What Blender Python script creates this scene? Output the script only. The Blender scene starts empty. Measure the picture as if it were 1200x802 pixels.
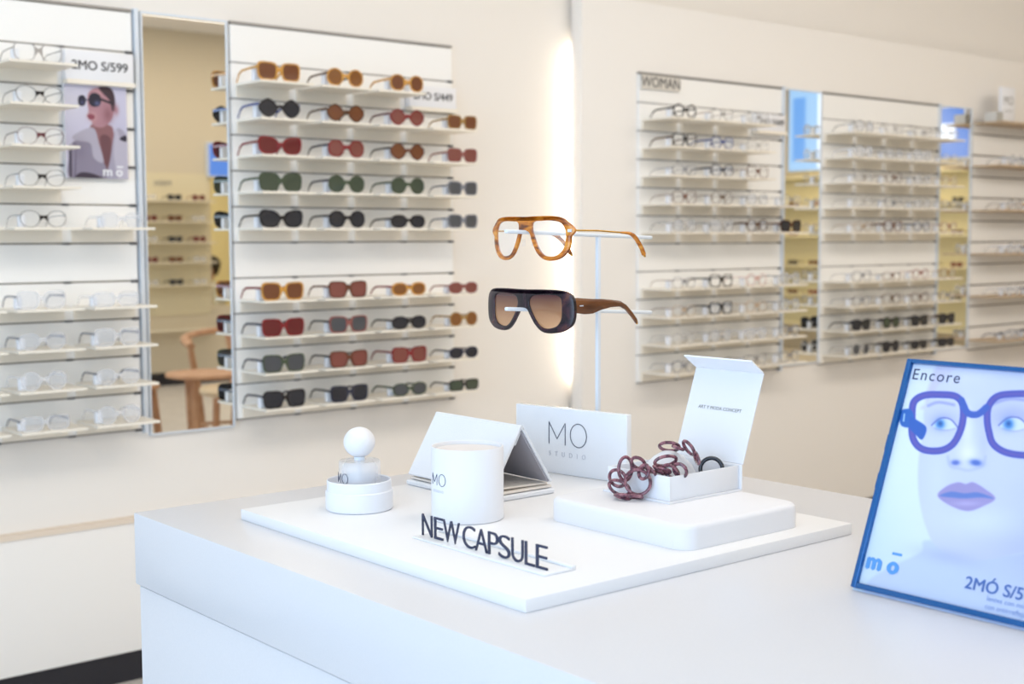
import bpy, bmesh, math, random
import numpy as np
from mathutils import Vector, Matrix, Quaternion
PI = math.pi
random.seed(7)
SC = bpy.context.scene
COL = SC.collection

# ------------------------------------------------------------------ camera
F, YAW, PIT, ROL = 1548.07, .69667, -.078397, -.0040104
fw = Vector((math.sin(YAW)*math.cos(PIT), math.cos(YAW)*math.cos(PIT), math.sin(PIT)))
rt = Vector((math.cos(YAW), -math.sin(YAW), 0)); up = rt.cross(fw)
r2 = rt*math.cos(ROL)+up*math.sin(ROL); u2 = -rt*math.sin(ROL)+up*math.cos(ROL)
cam = bpy.data.cameras.new('camera'); camo = bpy.data.objects.new('camera', cam); COL.objects.link(camo)
m3 = Matrix((r2, u2, -fw)).transposed().to_4x4(); m3.translation = Vector((0, -3.5, 1.24)); camo.matrix_world = m3
cam.sensor_width = 36; cam.lens = F*36/1200; cam.clip_start = .05; cam.clip_end = 60
cam.dof.use_dof = True; cam.dof.focus_distance = 1.68; cam.dof.aperture_fstop = 6.2
SC.camera = camo

# ------------------------------------------------------------------ world, lights, exposure
w = bpy.data.worlds.new('world'); SC.world = w; w.use_nodes = True
bg = w.node_tree.nodes['Background']; bg.inputs[0].default_value = (.75, .86, 1, 1); bg.inputs[1].default_value = .5
SC.view_settings.view_transform = 'Standard'; SC.view_settings.look = 'None'
SC.view_settings.gamma = 1; SC.view_settings.use_curve_mapping = False
SC.view_settings.exposure = 0.62

def area(name, loc, direction, sx, sy, power, col):
    l = bpy.data.lights.new(name, 'AREA'); l.shape = 'RECTANGLE'; l.size = sx; l.size_y = sy
    l.energy = power; l.color = col
    o = bpy.data.objects.new(name, l); COL.objects.link(o); o.location = loc
    o.rotation_euler = Vector(direction).to_track_quat('-Z', 'Y').to_euler()
    return o
WARM = (1, .92, .82); COOL = (.54, .75, 1)
area('ceiling_lamp_wall', (3.3, -2.5, 2.98), (.12, .9, -1), 6.6, .9, 58, WARM)
area('ceiling_lamp_room', (2.6, -3.6, 2.98), (0, 0, -1), 6, 1.6, 14, (1, .95, .89))
area('ceiling_lamp_far', (8.6, -3.4, 2.98), (0, 0, -1), 4, 3, 20, WARM)
area('ceiling_lamp_opposite', (4.5, -5.9, 2.98), (0, 0, -1), 5, .8, 26, WARM)
area('shopfront_daylight', (-2.9, -4.2, 1.4), (1, .36, -.1), 5, 2.6, 98, COOL)
area('back_room_lamp', (6.6, -9.3, 2.5), (0, 0, -1), 1.6, 1.6, 25, (1, .88, .62))

# ------------------------------------------------------------------ materials
MATS = {}
def mat(name, col, rough=.5, metal=0., alpha=1., trans=0., ior=1.45, emit=None, es=1., coat=0., bump=0., bscale=200., noise=None, spec=.5):
    if name in MATS: return MATS[name]
    m = bpy.data.materials.new(name); m.use_nodes = True; MATS[name] = m
    nt = m.node_tree; b = nt.nodes['Principled BSDF']
    b.inputs['Base Color'].default_value = (*col, 1); b.inputs['Roughness'].default_value = rough
    b.inputs['Metallic'].default_value = metal; b.inputs['Alpha'].default_value = alpha
    b.inputs['Transmission Weight'].default_value = trans; b.inputs['IOR'].default_value = ior
    b.inputs['Coat Weight'].default_value = coat; b.inputs['Specular IOR Level'].default_value = spec
    if emit: b.inputs['Emission Color'].default_value = (*emit, 1); b.inputs['Emission Strength'].default_value = es
    if noise or bump:
        tc = nt.nodes.new('ShaderNodeTexCoord'); n = nt.nodes.new('ShaderNodeTexNoise')
        n.inputs['Scale'].default_value = bscale; n.inputs['Detail'].default_value = 4
        nt.links.new(tc.outputs['Object'], n.inputs['Vector'])
        if noise:
            cr = nt.nodes.new('ShaderNodeValToRGB')
            cr.color_ramp.elements[0].position = .38; cr.color_ramp.elements[1].position = .62
            cr.color_ramp.elements[0].color = (*noise, 1); cr.color_ramp.elements[1].color = (*col, 1)
            nt.links.new(n.outputs['Fac'], cr.inputs['Fac']); nt.links.new(cr.outputs['Color'], b.inputs['Base Color'])
        if bump:
            bp = nt.nodes.new('ShaderNodeBump'); bp.inputs['Strength'].default_value = bump; bp.inputs['Distance'].default_value = .001
            nt.links.new(n.outputs['Fac'], bp.inputs['Height']); nt.links.new(bp.outputs['Normal'], b.inputs['Normal'])
    return m
def s2l(h):
    v = [int(h[i:i+2], 16)/255 for i in (0, 2, 4)]
    return tuple(c/12.92 if c <= .04045 else ((c+.055)/1.055)**2.4 for c in v)
wall_m = mat('wall_paint', s2l('F1ECE6'), .55, bump=.04, bscale=60)
wall_tan = mat('opposite_wall_paint', s2l('DDD0B6'), .7, bump=.04, bscale=60)
yellow_m = mat('pale_yellow_panel', s2l('F2E9C4'), .6, bump=.02)
floor_m = mat('floor_stone', s2l('D9D2CA'), .35, noise=s2l('CFC8C0'), bscale=9)
ceil_m = mat('ceiling_paint', s2l('F4F0EA'), .8, bump=.03, bscale=40)
black_m = mat('black_plinth', s2l('23232A'), .45, bump=.03, bscale=30)
panel_m = mat('slat_panel_white', s2l('FAF9F7'), .4, bump=.02, bscale=80)
shelf_m = mat('shelf_white', s2l('F6EFE2'), .4, bump=.02, bscale=80)
tanshelf_m = mat('shelf_tan', s2l('CDB596'), .45, noise=s2l('BFA584'), bscale=30)
rail_m = mat('rail_grey', s2l('8E8C8C'), .35, metal=.6, bump=.02)
bracket_m = mat('bracket_dark', s2l('55555A'), .4, metal=.3, bump=.02)
post_m = mat('post_aluminium', s2l('DCE4EE'), .35, metal=.1, bump=.01)
mirror_m = mat('mirror_silver', (.93, .92, .88), .015, metal=1., bump=.0)
counter_m = mat('counter_solid_surface', s2l('DDDDE1'), .32, noise=s2l('DBDBDF'), bscale=400)
padw_m = mat('board_white', s2l('EDEDEF'), .45, bump=.05, bscale=300)
plast_m = mat('plaster_white', s2l('E9E9ED'), .6, bump=.25, bscale=160)
card_m = mat('card_white', s2l('E8E9EE'), .5, bump=.05, bscale=500)
cardin_m = mat('card_cream', s2l('EFE6DC'), .6, bump=.05, bscale=500)
leather_m = mat('soft_white_leatherette', s2l('E6E8ED'), .55, bump=.5, bscale=700)
greyin_m = mat('grey_lining', s2l('A9A6AE'), .7, bump=.2, bscale=500)
ink_m = mat('ink_navy', s2l('2A3350'), .4, bump=.01)
inkl_m = mat('ink_light_grey', s2l('C6CAD6'), .5, bump=.01)
acr_m = mat('acrylic_white', s2l('E9EDF4'), .15, bump=.01, coat=.3)
acrf_m = mat('acrylic_frosted_foot', s2l('F0F2F6'), .3, alpha=1., bump=.01)
metalw_m = mat('white_powder_coat', s2l('E2E8F0'), .35, bump=.02, bscale=400)
glass_m = mat('bottle_glass', (.93, .95, 1), .03, alpha=.28, coat=.6)
liquid_m = mat('perfume_liquid', (.80, .85, .99), .05, alpha=.35)
tag_m = mat('tag_white', s2l('F4F6FC'), .5, bump=.02)
gold_m = mat('gold_metal', s2l('C9A052'), .25, metal=1., bump=.01)
blue_m = mat('blue_lacquer', s2l('155C9E'), .25, metal=.35, coat=.4, bump=.02)
wood_m = mat('beech_wood', s2l('C79B78'), .5, noise=s2l('B88A68'), bscale=14)
gsign_m = mat('sign_grey_letter', s2l('8C8A86'), .5, bump=.01)
signp_m = mat('sign_white_plate', s2l('F2F3F8'), .45, bump=.01)
signt_m = mat('sign_dark_letter', s2l('33343C'), .5, bump=.01)
led_m = mat('led_strip', (1, 1, 1), .5, emit=(1, .86, .66), es=30)
skin_m = mat('skin', s2l('C98E74'), .6, bump=.05)
hair_m = mat('dark_hair', s2l('2B2422'), .6, bump=.4, bscale=120)
shirt_m = mat('pale_shirt', s2l('E4E8EE'), .8, bump=.2, bscale=90)
trouser_m = mat('dark_trousers', s2l('3A3D48'), .8, bump=.2, bscale=90)
screenlb_m = mat('screen_light_blue', (.1, .1, .1), .3, emit=s2l('9CCBFA'), es=.72)
screenb_m = mat('screen_deep_blue', (.1, .1, .1), .3, emit=s2l('2F74D0'), es=.8)
screenw_m = mat('screen_white_shape', (.1, .1, .1), .3, emit=s2l('DDEBFF'), es=1.0)
lens_clear = mat('lens_clear', (.98, .99, 1), .03, alpha=.1)
lens_hero = mat('demo_lens_clear', (.98, .99, 1), .02, alpha=.10)

def tortoise(name, stops, scale=60, rough=.12, alpha=1., stretch=(1, 1, 1)):
    m = mat(name, (0, 0, 0), rough, alpha=alpha, coat=.4 if rough < .2 else .08)
    nt = m.node_tree; b = nt.nodes['Principled BSDF']
    tc = nt.nodes.new('ShaderNodeTexCoord'); mp = nt.nodes.new('ShaderNodeMapping'); mp.inputs['Scale'].default_value = stretch
    n = nt.nodes.new('ShaderNodeTexNoise'); n.inputs['Scale'].default_value = scale; n.inputs['Detail'].default_value = 3; n.inputs['Distortion'].default_value = .8
    cr = nt.nodes.new('ShaderNodeValToRGB'); el = cr.color_ramp.elements
    el[0].position = stops[0][0]; el[0].color = (*s2l(stops[0][1]), 1)
    el[1].position = stops[-1][0]; el[1].color = (*s2l(stops[-1][1]), 1)
    for p, c in stops[1:-1]:
        e = el.new(p); e.color = (*s2l(c), 1)
    nt.links.new(tc.outputs['Object'], mp.inputs['Vector']); nt.links.new(mp.outputs['Vector'], n.inputs['Vector'])
    nt.links.new(n.outputs['Fac'], cr.inputs['Fac']); nt.links.new(cr.outputs['Color'], b.inputs['Base Color'])
    return m
amber_m = tortoise('amber_striped_acetate', [(.36, '6A3410'), (.45, 'A85C18'), (.54, 'CC7A1C'), (.66, 'DE9A3C')], 60, stretch=(.5, 1, 1.6))
darkt_m = tortoise('dark_tortoise_acetate', [(.38, '120D16'), (.5, '241520'), (.6, '38202A'), (.72, '583028')], 50, rough=.22)
brownt_m = tortoise('brown_temple_acetate', [(.35, '4A2A1C'), (.5, '6A3F26'), (.7, '7C4C2C')], 30, stretch=(1, .4, 1))
chain_m = tortoise('chain_tortoise_resin', [(.36, '4A2E3C'), (.48, '7C4A58'), (.6, '9E6A74'), (.7, 'B88C8C')], 160, rough=.1, alpha=.93)

def gradlens(name, z0, z1, c0, c1, alpha):
    m = mat(name, (0, 0, 0), .03, coat=.3)
    nt = m.node_tree; b = nt.nodes['Principled BSDF']
    tc = nt.nodes.new('ShaderNodeTexCoord'); sp = nt.nodes.new('ShaderNodeSeparateXYZ'); mr = nt.nodes.new('ShaderNodeMapRange')
    mr.inputs['From Min'].default_value = z0; mr.inputs['From Max'].default_value = z1
    mx = nt.nodes.new('ShaderNodeMix'); mx.data_type = 'RGBA'
    mx.inputs['A'].default_value = (*s2l(c0), 1); mx.inputs['B'].default_value = (*s2l(c1), 1)
    nt.links.new(tc.outputs['Object'], sp.inputs[0]); nt.links.new(sp.outputs['Z'], mr.inputs['Value'])
    nt.links.new(mr.outputs[0], mx.inputs['Factor']); nt.links.new(mx.outputs['Result'], b.inputs['Base Color'])
    a = nt.nodes.new('ShaderNodeMapRange'); a.inputs['From Min'].default_value = z0; a.inputs['From Max'].default_value = z1
    a.inputs['To Min'].default_value = alpha[0] if isinstance(alpha, tuple) else alpha; a.inputs['To Max'].default_value = alpha[1] if isinstance(alpha, tuple) else alpha
    nt.links.new(sp.outputs['Z'], a.inputs['Value']); nt.links.new(a.outputs[0], b.inputs['Alpha'])
    return m

# ------------------------------------------------------------------ helpers
def link(name, me, m=None, parent=None, loc=None, kind=None, smooth=False):
    if isinstance(me, bmesh.types.BMesh):
        bm = me; me = bpy.data.meshes.new(name)
        bmesh.ops.recalc_face_normals(bm, faces=bm.faces)
        bm.to_mesh(me); bm.free()
        if smooth:
            me.polygons.foreach_set('use_smooth', [True]*len(me.polygons))
            try: me.set_sharp_from_angle(angle=math.radians(38))
            except Exception: pass
    if m is not None and len(me.materials) == 0: me.materials.append(m)
    o = bpy.data.objects.new(name, me); COL.objects.link(o)
    if parent: o.parent = parent
    if loc is not None: o.location = loc
    if kind: o['kind'] = kind
    return o
def tag(o, label, cat, group=None, kind=None):
    o['label'] = label; o['category'] = cat
    if group: o['group'] = group
    if kind: o['kind'] = kind
    return o
def empty(name, loc=(0, 0, 0), rz=0, label=None, cat=None, group=None):
    o = bpy.data.objects.new(name, None); COL.objects.link(o); o.location = loc; o.rotation_euler = (0, 0, rz)
    o.empty_display_size = .05
    if label: tag(o, label, cat, group)
    return o
def boxbm(x0, x1, y0, y1, z0, z1, bev=0, seg=2, bm=None):
    b = bmesh.new()
    bmesh.ops.create_cube(b, size=1)
    for v in b.verts:
        v.co = Vector((x0 if v.co.x < 0 else x1, y0 if v.co.y < 0 else y1, z0 if v.co.z < 0 else z1))
    if bev: bmesh.ops.bevel(b, geom=list(b.edges), offset=bev, segments=seg, affect='EDGES', profile=.5)
    if bm is None: return b
    me = bpy.data.meshes.new('t'); b.to_mesh(me); b.free(); bm.from_mesh(me); bpy.data.meshes.remove(me); return bm
def box(name, x0, x1, y0, y1, z0, z1, m, parent=None, bev=0, seg=2, kind=None):
    return link(name, boxbm(x0, x1, y0, y1, z0, z1, bev, seg), m, parent, kind=kind, smooth=bool(bev))
def lathe(name, prof, m, parent=None, seg=48, loc=None):
    bm = bmesh.new(); rings = []
    for r, z in prof:
        if r < 1e-6: rings.append([bm.verts.new((0, 0, z))])
        else: rings.append([bm.verts.new((r*math.cos(2*PI*i/seg), r*math.sin(2*PI*i/seg), z)) for i in range(seg)])
    for a, b in zip(rings, rings[1:]):
        for i in range(seg):
            j = (i+1) % seg
            if len(a) == 1 and len(b) == 1: continue
            if len(a) == 1: bm.faces.new((a[0], b[i], b[j]))
            elif len(b) == 1: bm.faces.new((a[i], a[j], b[0]))
            else: bm.faces.new((a[i], a[j], b[j], b[i]))
    return link(name, bm, m, parent, loc, smooth=True)
def tubebm(pts, rad, seg=8, bm=None, cyc=False, flat=1.):
    """tube along pts; rad number or list"""
    bm = bm or bmesh.new(); P = [Vector(p) for p in pts]; n = len(P); rings = []
    rads = rad if isinstance(rad, (list, tuple)) else [rad]*n
    prev = None
    for i in range(n):
        if cyc: t = P[(i+1) % n]-P[i-1]
        else: t = P[min(i+1, n-1)]-P[max(i-1, 0)]
        t.normalize()
        if prev is None:
            a = Vector((0, 0, 1)) if abs(t.z) < .9 else Vector((1, 0, 0))
            prev = t.cross(a).normalized()
        nx = (prev - t*prev.dot(t)).normalized(); ny = t.cross(nx); prev = nx
        rings.append([bm.verts.new(P[i]+(nx*math.cos(2*PI*k/seg)*flat+ny*math.sin(2*PI*k/seg))*rads[i]) for k in range(seg)])
    for i in range(n if cyc else n-1):
        a, b = rings[i], rings[(i+1) % n]
        for k in range(seg): bm.faces.new((a[k], a[(k+1) % seg], b[(k+1) % seg], b[k]))
    if not cyc: bm.faces.new(rings[0]); bm.faces.new(rings[-1])
    return bm
def catmull(pts, n, cyc=True):
    P = [np.array(p, float) for p in pts]; N = len(P); out = []
    rng = range(N) if cyc else range(N-1)
    for i in rng:
        if cyc: p0, p1, p2, p3 = P[i-1], P[i], P[(i+1) % N], P[(i+2) % N]
        else: p0, p1, p2, p3 = P[max(i-1, 0)], P[i], P[i+1], P[min(i+2, N-1)]
        for k in range(n):
            t = k/n
            out.append(.5*((2*p1)+(-p0+p2)*t+(2*p0-5*p1+4*p2-p3)*t*t+(-p0+3*p1-3*p2+p3)*t**3))
    if not cyc: out.append(P[-1])
    return [tuple(p) for p in out]
def curve_mesh(cu):
    o = bpy.data.objects.new('tmp', cu); COL.objects.link(o)
    dg = bpy.context.evaluated_depsgraph_get()
    me = bpy.data.meshes.new_from_object(o.evaluated_get(dg))
    bpy.data.objects.remove(o); bpy.data.curves.remove(cu); me.materials.clear()
    return me
def flat_shape(loops, thick, bevel=0, curve=0., seg=1):
    """closed 2-D loops (first outer, others holes) in mm-like units -> mesh standing in XZ, thickness along Y, wrapped back by curve*x^2"""
    cu = bpy.data.curves.new('tmp', 'CURVE'); cu.dimensions = '2D'; cu.fill_mode = 'BOTH'
    cu.extrude = max(thick/2-bevel, 1e-6); cu.bevel_depth = bevel; cu.bevel_resolution = seg
    for L in loops:
        s = cu.splines.new('POLY'); s.points.add(len(L)-1)
        for p, q in zip(s.points, L): p.co = (q[0], q[1], 0, 1)
        s.use_cyclic_u = True
    me = curve_mesh(cu)
    for v in me.vertices: x, y, z = v.co; v.co = (x, -z+curve*x*x, y)
    me.flip_normals()
    bm = bmesh.new(); bm.from_mesh(me); bmesh.ops.remove_doubles(bm, verts=bm.verts, dist=1e-6)
    bmesh.ops.recalc_face_normals(bm, faces=bm.faces); bm.to_mesh(me); bm.free()
    return me
def text(name, s, size, m, parent, loc, rot, extrude=.0004, offset=0., sx=1., align='CENTER', spacing=1., bold=0.):
    cu = bpy.data.curves.new('tmp', 'FONT'); cu.body = s; cu.size = size; cu.extrude = extrude; cu.offset = offset
    cu.align_x = align; cu.align_y = 'BOTTOM_BASELINE'; cu.space_character = spacing; cu.resolution_u = 4
    me = curve_mesh(cu)
    for v in me.vertices: v.co.x *= sx
    if bold:
        bm = bmesh.new(); lay = 0
        for dx, dy in ((-bold, 0), (bold, 0), (0, bold*.7), (0, -bold*.7), (0, 0)):
            k = len(bm.verts); bm.from_mesh(me); bm.verts.ensure_lookup_table()
            for v in bm.verts[k:]: v.co.x += dx; v.co.y += dy; v.co.z += lay*4e-5
            lay += 1
        bm.to_mesh(me); bm.free()
    me.name = name
    o = link(name, me, m, parent); o.location = loc; o.rotation_euler = rot
    return o
FX = (PI/2, 0, -PI/2)      # writing that faces -X
FY = (PI/2, 0, 0)          # writing that faces -Y
ORD = ['top', 'second', 'third', 'fourth', 'fifth', 'sixth', 'seventh', 'eighth', 'ninth', 'tenth']
POS = ['leftmost', 'second from left', 'third from left', 'fourth from left']

# ------------------------------------------------------------------ room
S = 'structure'
XL, XR, YO, ZC = -3.0, 12.0, -7.0, 3.0
box('floor', XL-1, XR+.1, -11.1, .1, -.1, 0, floor_m, kind=S)
box('ceiling', XL-.1, XR+.1, -11.1, .1, ZC, ZC+.1, ceil_m, kind=S)
box('wall_back', XL-.1, XR+.1, 0, .1, 0, ZC, wall_m, kind=S)
box('wall_right', XR, XR+.1, YO, 0, 0, ZC, wall_tan, kind=S)
# opposite wall with an opening into a small back room
ow = box('wall_front', XL, 5.37, YO-.1, YO, 0, ZC, wall_tan, kind=S)
box('wall_front', 6.3, XR, YO-.1, YO, 0, ZC, wall_tan, kind=S)
box('wall_front', 5.37, 6.3, YO-.1, YO, 0, .66, wall_tan, kind=S)
box('wall_front', 5.37, 6.3, YO-.1, YO, 1.78, ZC, wall_tan, kind=S)
box('wall_far', 4.4, 9, -11, -10.9, 0, ZC, yellow_m, kind=S)
box('wall_far', 4.4, 4.5, -10.9, YO-.1, 0, ZC, yellow_m, kind=S)
box('wall_far', 8.9, 9, -10.9, YO-.1, 0, ZC, yellow_m, kind=S)
box('baseboard_front', XL, XR, YO, YO+.015, 0, .11, black_m, kind=S)
box('wall_left', XL-.1, XL, YO, -6.6, 0, ZC, wall_m, kind=S)
box('wall_left', XL-.1, XL, -.5, 0, 0, ZC, wall_m, kind=S)
box('wall_left', XL-.1, XL, -6.6, -.5, 2.85, ZC, wall_m, kind=S)
# lower cladding of the display wall, its tan edge and black toe kick
box('trim_1', XL, XR, -.03, 0, .087, .452, wall_m, kind=S, bev=.002)
box('trim_2', XL, XR, -.034, 0, .452, .466, mat('edge_tan', s2l('E6D6C4'), .5, bump=.02), kind=S)
box('baseboard_back', XL, XR, -.018, 0, 0, .087, black_m, kind=S)
# raised wall panel to the right of the light slot, with LED strip behind its edge
box('trim_3', 3.185, XR, -.078, -.024, .0872, 2.09, wall_m, kind=S, bev=.002)
led = empty('light_strip', (3.222, -.0115, .8), label='vertical warm light strip glowing behind the edge of the raised wall panel', cat='light')
box('led_line', -.004, .004, -.004, .004, -.05, 1.10, led_m, led)
box('led_channel', .0045, .012, -.006, .012, -.06, 1.17, post_m, led)

# ------------------------------------------------------------------ glasses
MM = .001
def supere(rx, ry, n, k, a0=0, a1=2*PI, cx=0, cz=0, lift=0, flat=0, closed=True):
    out = []
    for i in range(k):
        a = a0+(a1-a0)*i/(k if closed else k-1)
        c, s = math.cos(a), math.sin(a)
        x = rx*abs(c)**(2/n)*(1 if c > 0 else -1); z = ry*abs(s)**(2/n)*(1 if s > 0 else -1)
        if z > 0: z += lift*x/rx
        if z < 0: x *= 1-flat*(-z/ry)          # narrower towards the cheek
        out.append((cx+x, cz+z))
    return out
def poly_eye(rx, ry, k, rot, cx, cz):
    return [(cx+rx*math.cos(rot+2*PI*i/k), cz+ry*math.sin(rot+2*PI*i/k)) for i in range(k)]
SHAPES = {  # rx, ry, n, lift, flat, rim, half distance
    'round': (22, 21, 2.1, 0, 0, 3.4, 34), 'square': (25, 20, 4, 1, .12, 3.8, 34.5),
    'cat-eye': (26, 19, 2.8, 5, .16, 4.2, 34.5), 'oval': (24, 16, 2.3, 0, 0, 3.8, 34),
    'rectangular': (26, 16, 4, 0, .05, 3.4, 34.5), 'hexagonal': (24, 21, 1.55, 1, .0, 3.6, 34),
    'panto': (24, 20, 2.4, 1, .12, 2.0, 34), 'rimless': (23, 19, 3, 0, .1, .6, 33.5)}
_cache = {}
def glasses_mesh(shape, thin=False):
    key = (shape, thin)
    if key in _cache: return _cache[key]
    rx, ry, n, lift, flat, rim, hd = SHAPES[shape]
    if thin: rim *= .6
    cz = ry+rim
    hole = lambda s, o=0., k=22: [(s*x, z) for x, z in supere(rx+o, ry+o, n, k, 0, 2*PI, hd, cz, lift, flat)]
    R = supere(rx+rim, ry+rim, n, 22, PI*.86, -PI*.94, hd, cz, lift, flat, closed=False)
    R = [(max(x, 4.5), z) for x, z in R]
    half = [(0, cz+ry*.42)]+R+[(0, cz+ry*.1)]
    # little end piece at the hinge
    out = []
    for i, (x, z) in enumerate(half):
        out.append((x, z))
    left = [(-x, z) for x, z in reversed(half[1:-1])]
    outer = out+left
    sc = lambda L: [(x*MM, z*MM) for x, z in L]
    front = flat_shape([sc(outer), sc(hole(1)), sc(hole(-1))], .0035 if not thin else .002, 0, .9)
    lm = [flat_shape([sc(hole(s, .3, 18))], .0012, 0, .9) for s in (-1, 1)]
    tm = []
    xw = (hd+rx+rim-1)*MM; hz = (cz+ry*.45)*MM; th = (.0022 if not thin else .0012); hh = .003 if not thin else .0012
    for s in (-1, 1):
        bm = bmesh.new(); prev = None
        yb = .9*xw*xw
        for y, z, h in ((yb, hz, hh*1.2), (.05, hz, hh), (.095, hz-.002, hh), (.112, hz-.010, hh*1.1), (.125, max(.004, hz-.028), hh*.9)):
            ring = [bm.verts.new((s*(xw+dx*th-y*.05), y, z+dz*h)) for dx, dz in ((-.5, -1), (.5, -1), (.5, 1), (-.5, 1))]
            if prev:
                for k in range(4): bm.faces.new((prev[k], prev[(k+1) % 4], ring[(k+1) % 4], ring[k]))
            else: bm.faces.new(ring)
            prev = ring
        bm.faces.new(prev)
        me = bpy.data.meshes.new('temple'); bmesh.ops.recalc_face_normals(bm, faces=bm.faces); bm.to_mesh(me); bm.free(); tm.append(me)
    bm = boxbm(-xw+.006, -xw+.024, .030, .046, -.004, hz-.004, .002, 1); tg = bpy.data.meshes.new('tag'); bm.to_mesh(tg); bm.free()
    for me in [front, tg]+lm+tm: me.materials.append(tag_m)
    _cache[key] = (front, lm, tm, tg)
    return _cache[key]
def setm(o, m):
    o.material_slots[0].link = 'OBJECT'; o.material_slots[0].material = m
def acet(name, h, alpha=1.):
    return mat('acetate_'+name, s2l(h), .2, alpha=alpha, coat=.3, bump=.0, noise=tuple(c*.7 for c in s2l(h)), bscale=70)
def sunlens(name, h, alpha=.86):
    return mat('lens_'+name, s2l(h), .1, alpha=alpha, bump=0.0)
ACE = dict(amber=acet('amber', 'DDA24C'), tortoise=acet('tortoise', '5A3A24'), black=acet('black', '25252B'), red=acet('red', '8C2A30'),
           brown=acet('brown', '6C4030'), green=acet('green', '4C5A48'), rose=acet('rose', '9A5C58'), navy=acet('navy', '34384C'),
           gold=acet('gold', 'B08A50'), clear=mat('acetate_clear', s2l('EDEFF6'), .08, alpha=.35, coat=.5),
           grey=acet('grey', '8C8E98'), silver=mat('wire_silver', s2l('A8A8AC'), .3, metal=.8), pink=acet('pink', 'D9A9A0'),
           beige=acet('beige', 'C9AE90'), blue=acet('blue', '4A5A9A'), burgundy=acet('burgundy', '6A3440'), frost=acet('frost', 'D6D3D0', .7))
LEN = dict(brown=sunlens('brown', '7A4A30'), dark=sunlens('dark', '34353C', .92), green=sunlens('green', '4A5446', .88), rose=sunlens('rose', '8A5048', .85),
           red=sunlens('red', '6E2C2E', .9), amber=sunlens('amber', '8C5A30', .85), grey=sunlens('grey', '55575C', .85), clear=lens_clear, demo=mat('lens_demo', s2l('DDE4F0'), .05, alpha=.2))
def glasses(loc, rz, shape, frame, lens, label, group, thin=False, wtag=True, temple=None, sc=1.):
    front, lm, tm, tg = glasses_mesh(shape, thin)
    sun = lens not in ('clear', 'demo')
    r = empty('sunglasses' if sun else 'eyeglasses', loc, rz, label, 'sunglasses' if sun else 'glasses', group)
    r.scale = (sc, sc, sc)
    o = link('frame_front', front, parent=r); setm(o, ACE[frame])
    for me in lm: setm(link('lens', me, parent=r), LEN[lens])
    for me in tm: setm(link('temple', me, parent=r), ACE[temple or frame])
    if wtag: o = link('price_tag', tg, parent=r, loc=(0, 0, .004)); o['label'] = 'white tag'
    return r

# ------------------------------------------------------------------ display racks
def rack(label, X0, nmod, pitch, z0, sp, y, shelves, ztop, posts=(), rz=0, depth=.16, smat=None, gap=.026, first=0, name='display_rack', group=None):
    """slotted wall rack: panels between rails, shelf modules hooked in the rails; shelves {row: modules}"""
    R_ = empty(name, (X0, y, 0), rz, label, 'display rack', group)
    W = nmod*pitch; sm = smat or shelf_m
    pm = None
    for k in range(11):
        z = z0+k*sp
        zt = z0+(k+1)*sp if k < 10 else ztop
        box('panel', 0, W, -.012, 0, z+.0021, zt-.0021, panel_m, R_, bev=.0012, seg=1)
        box('rail', 0, W, -.010, 0, z-.002, z+.002, rail_m, R_)
        box('bracket', W-.02, W-.0005, -.016, -.0125, z-.004, z+.003, bracket_m, R_)
        for j in range(1, nmod): box('bracket', j*pitch-.010, j*pitch+.010, -.0145, -.0125, z-.003, z+.002, bracket_m, R_)
    box('top_rail', 0, W, -.014, 0, ztop, ztop+.007, rail_m, R_)
    for k, mods in shelves.items():
        z = z0+k*sp
        for j in mods:
            x0, x1 = j*pitch+gap/2, (j+1)*pitch-gap/2
            b = boxbm(x0, x1, -depth, -.012, z+.036, z+.042)
            boxbm(x0, x1, -.018, -.012, z+.004, z+.036, bm=b)
            link('shelf', b, sm, R_)
    for px in posts: box('post', px-.006, px+.006, -.02, .0, z0-.01, ztop+.01, post_m, R_)
    return R_
Z0 = .709; SP = .1043; ZT = 1.862
LOW = {0: range(4), 1: range(4), 2: range(4), 3: range(4)}
# 1 left rack
XA = .762
rack('white slotted wall rack at the far left with fashion poster and clear frames', XA, 4, .2, Z0, SP, 0,
     {**LOW, 5: range(4), 6: range(3), 7: range(3), 8: range(3), 9: range(3)}, ZT, posts=(.812,))
def put(X0, pitch, z0, sp, y, k, j, spec, phrase, rowname, group, off=0., total=4, thin=False, dep=.145, wtag=True, sc=1., posname=None):
    shape, frame, lens = spec[:3]; temple = spec[3] if len(spec) > 3 else None
    kind = 'sunglasses' if lens not in ('clear', 'demo') else 'eyeglasses'
    pn = posname or POS[j]
    lab = f"{frame} {shape} {kind}, {pn} on the {rowname} shelf {phrase}"
    return glasses((X0+(j+.5)*pitch+off, y-dep, z0+k*sp+.0422), 0, shape, frame, lens, lab, group, thin=thin, wtag=wtag, temple=temple, sc=sc)
left_top = {9: ('square', 'silver', 'clear', 'black'), 8: ('panto', 'black', 'clear', 'black'), 7: ('panto', 'burgundy', 'clear', 'burgundy'),
            6: ('panto', 'black', 'clear', 'grey'), 5: ('panto', 'black', 'clear', 'grey')}
rowk = {9: 0, 8: 1, 7: 2, 6: 3, 5: 4, 3: 5, 2: 6, 1: 7, 0: 8}
for k, sp_ in left_top.items():
    put(XA, .2, Z0, SP, 0, k, 2, sp_, 'left of the poster rack', ORD[rowk[k]], 'eyeglasses on the far left rack', off=-.008, thin=True, posname='facing pair')
put(XA, .2, Z0, SP, 0, 5, 3, ('rimless', 'clear', 'demo'), 'right under the fashion poster', 'fifth', 'clear frames on the far left rack', off=.0)
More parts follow.
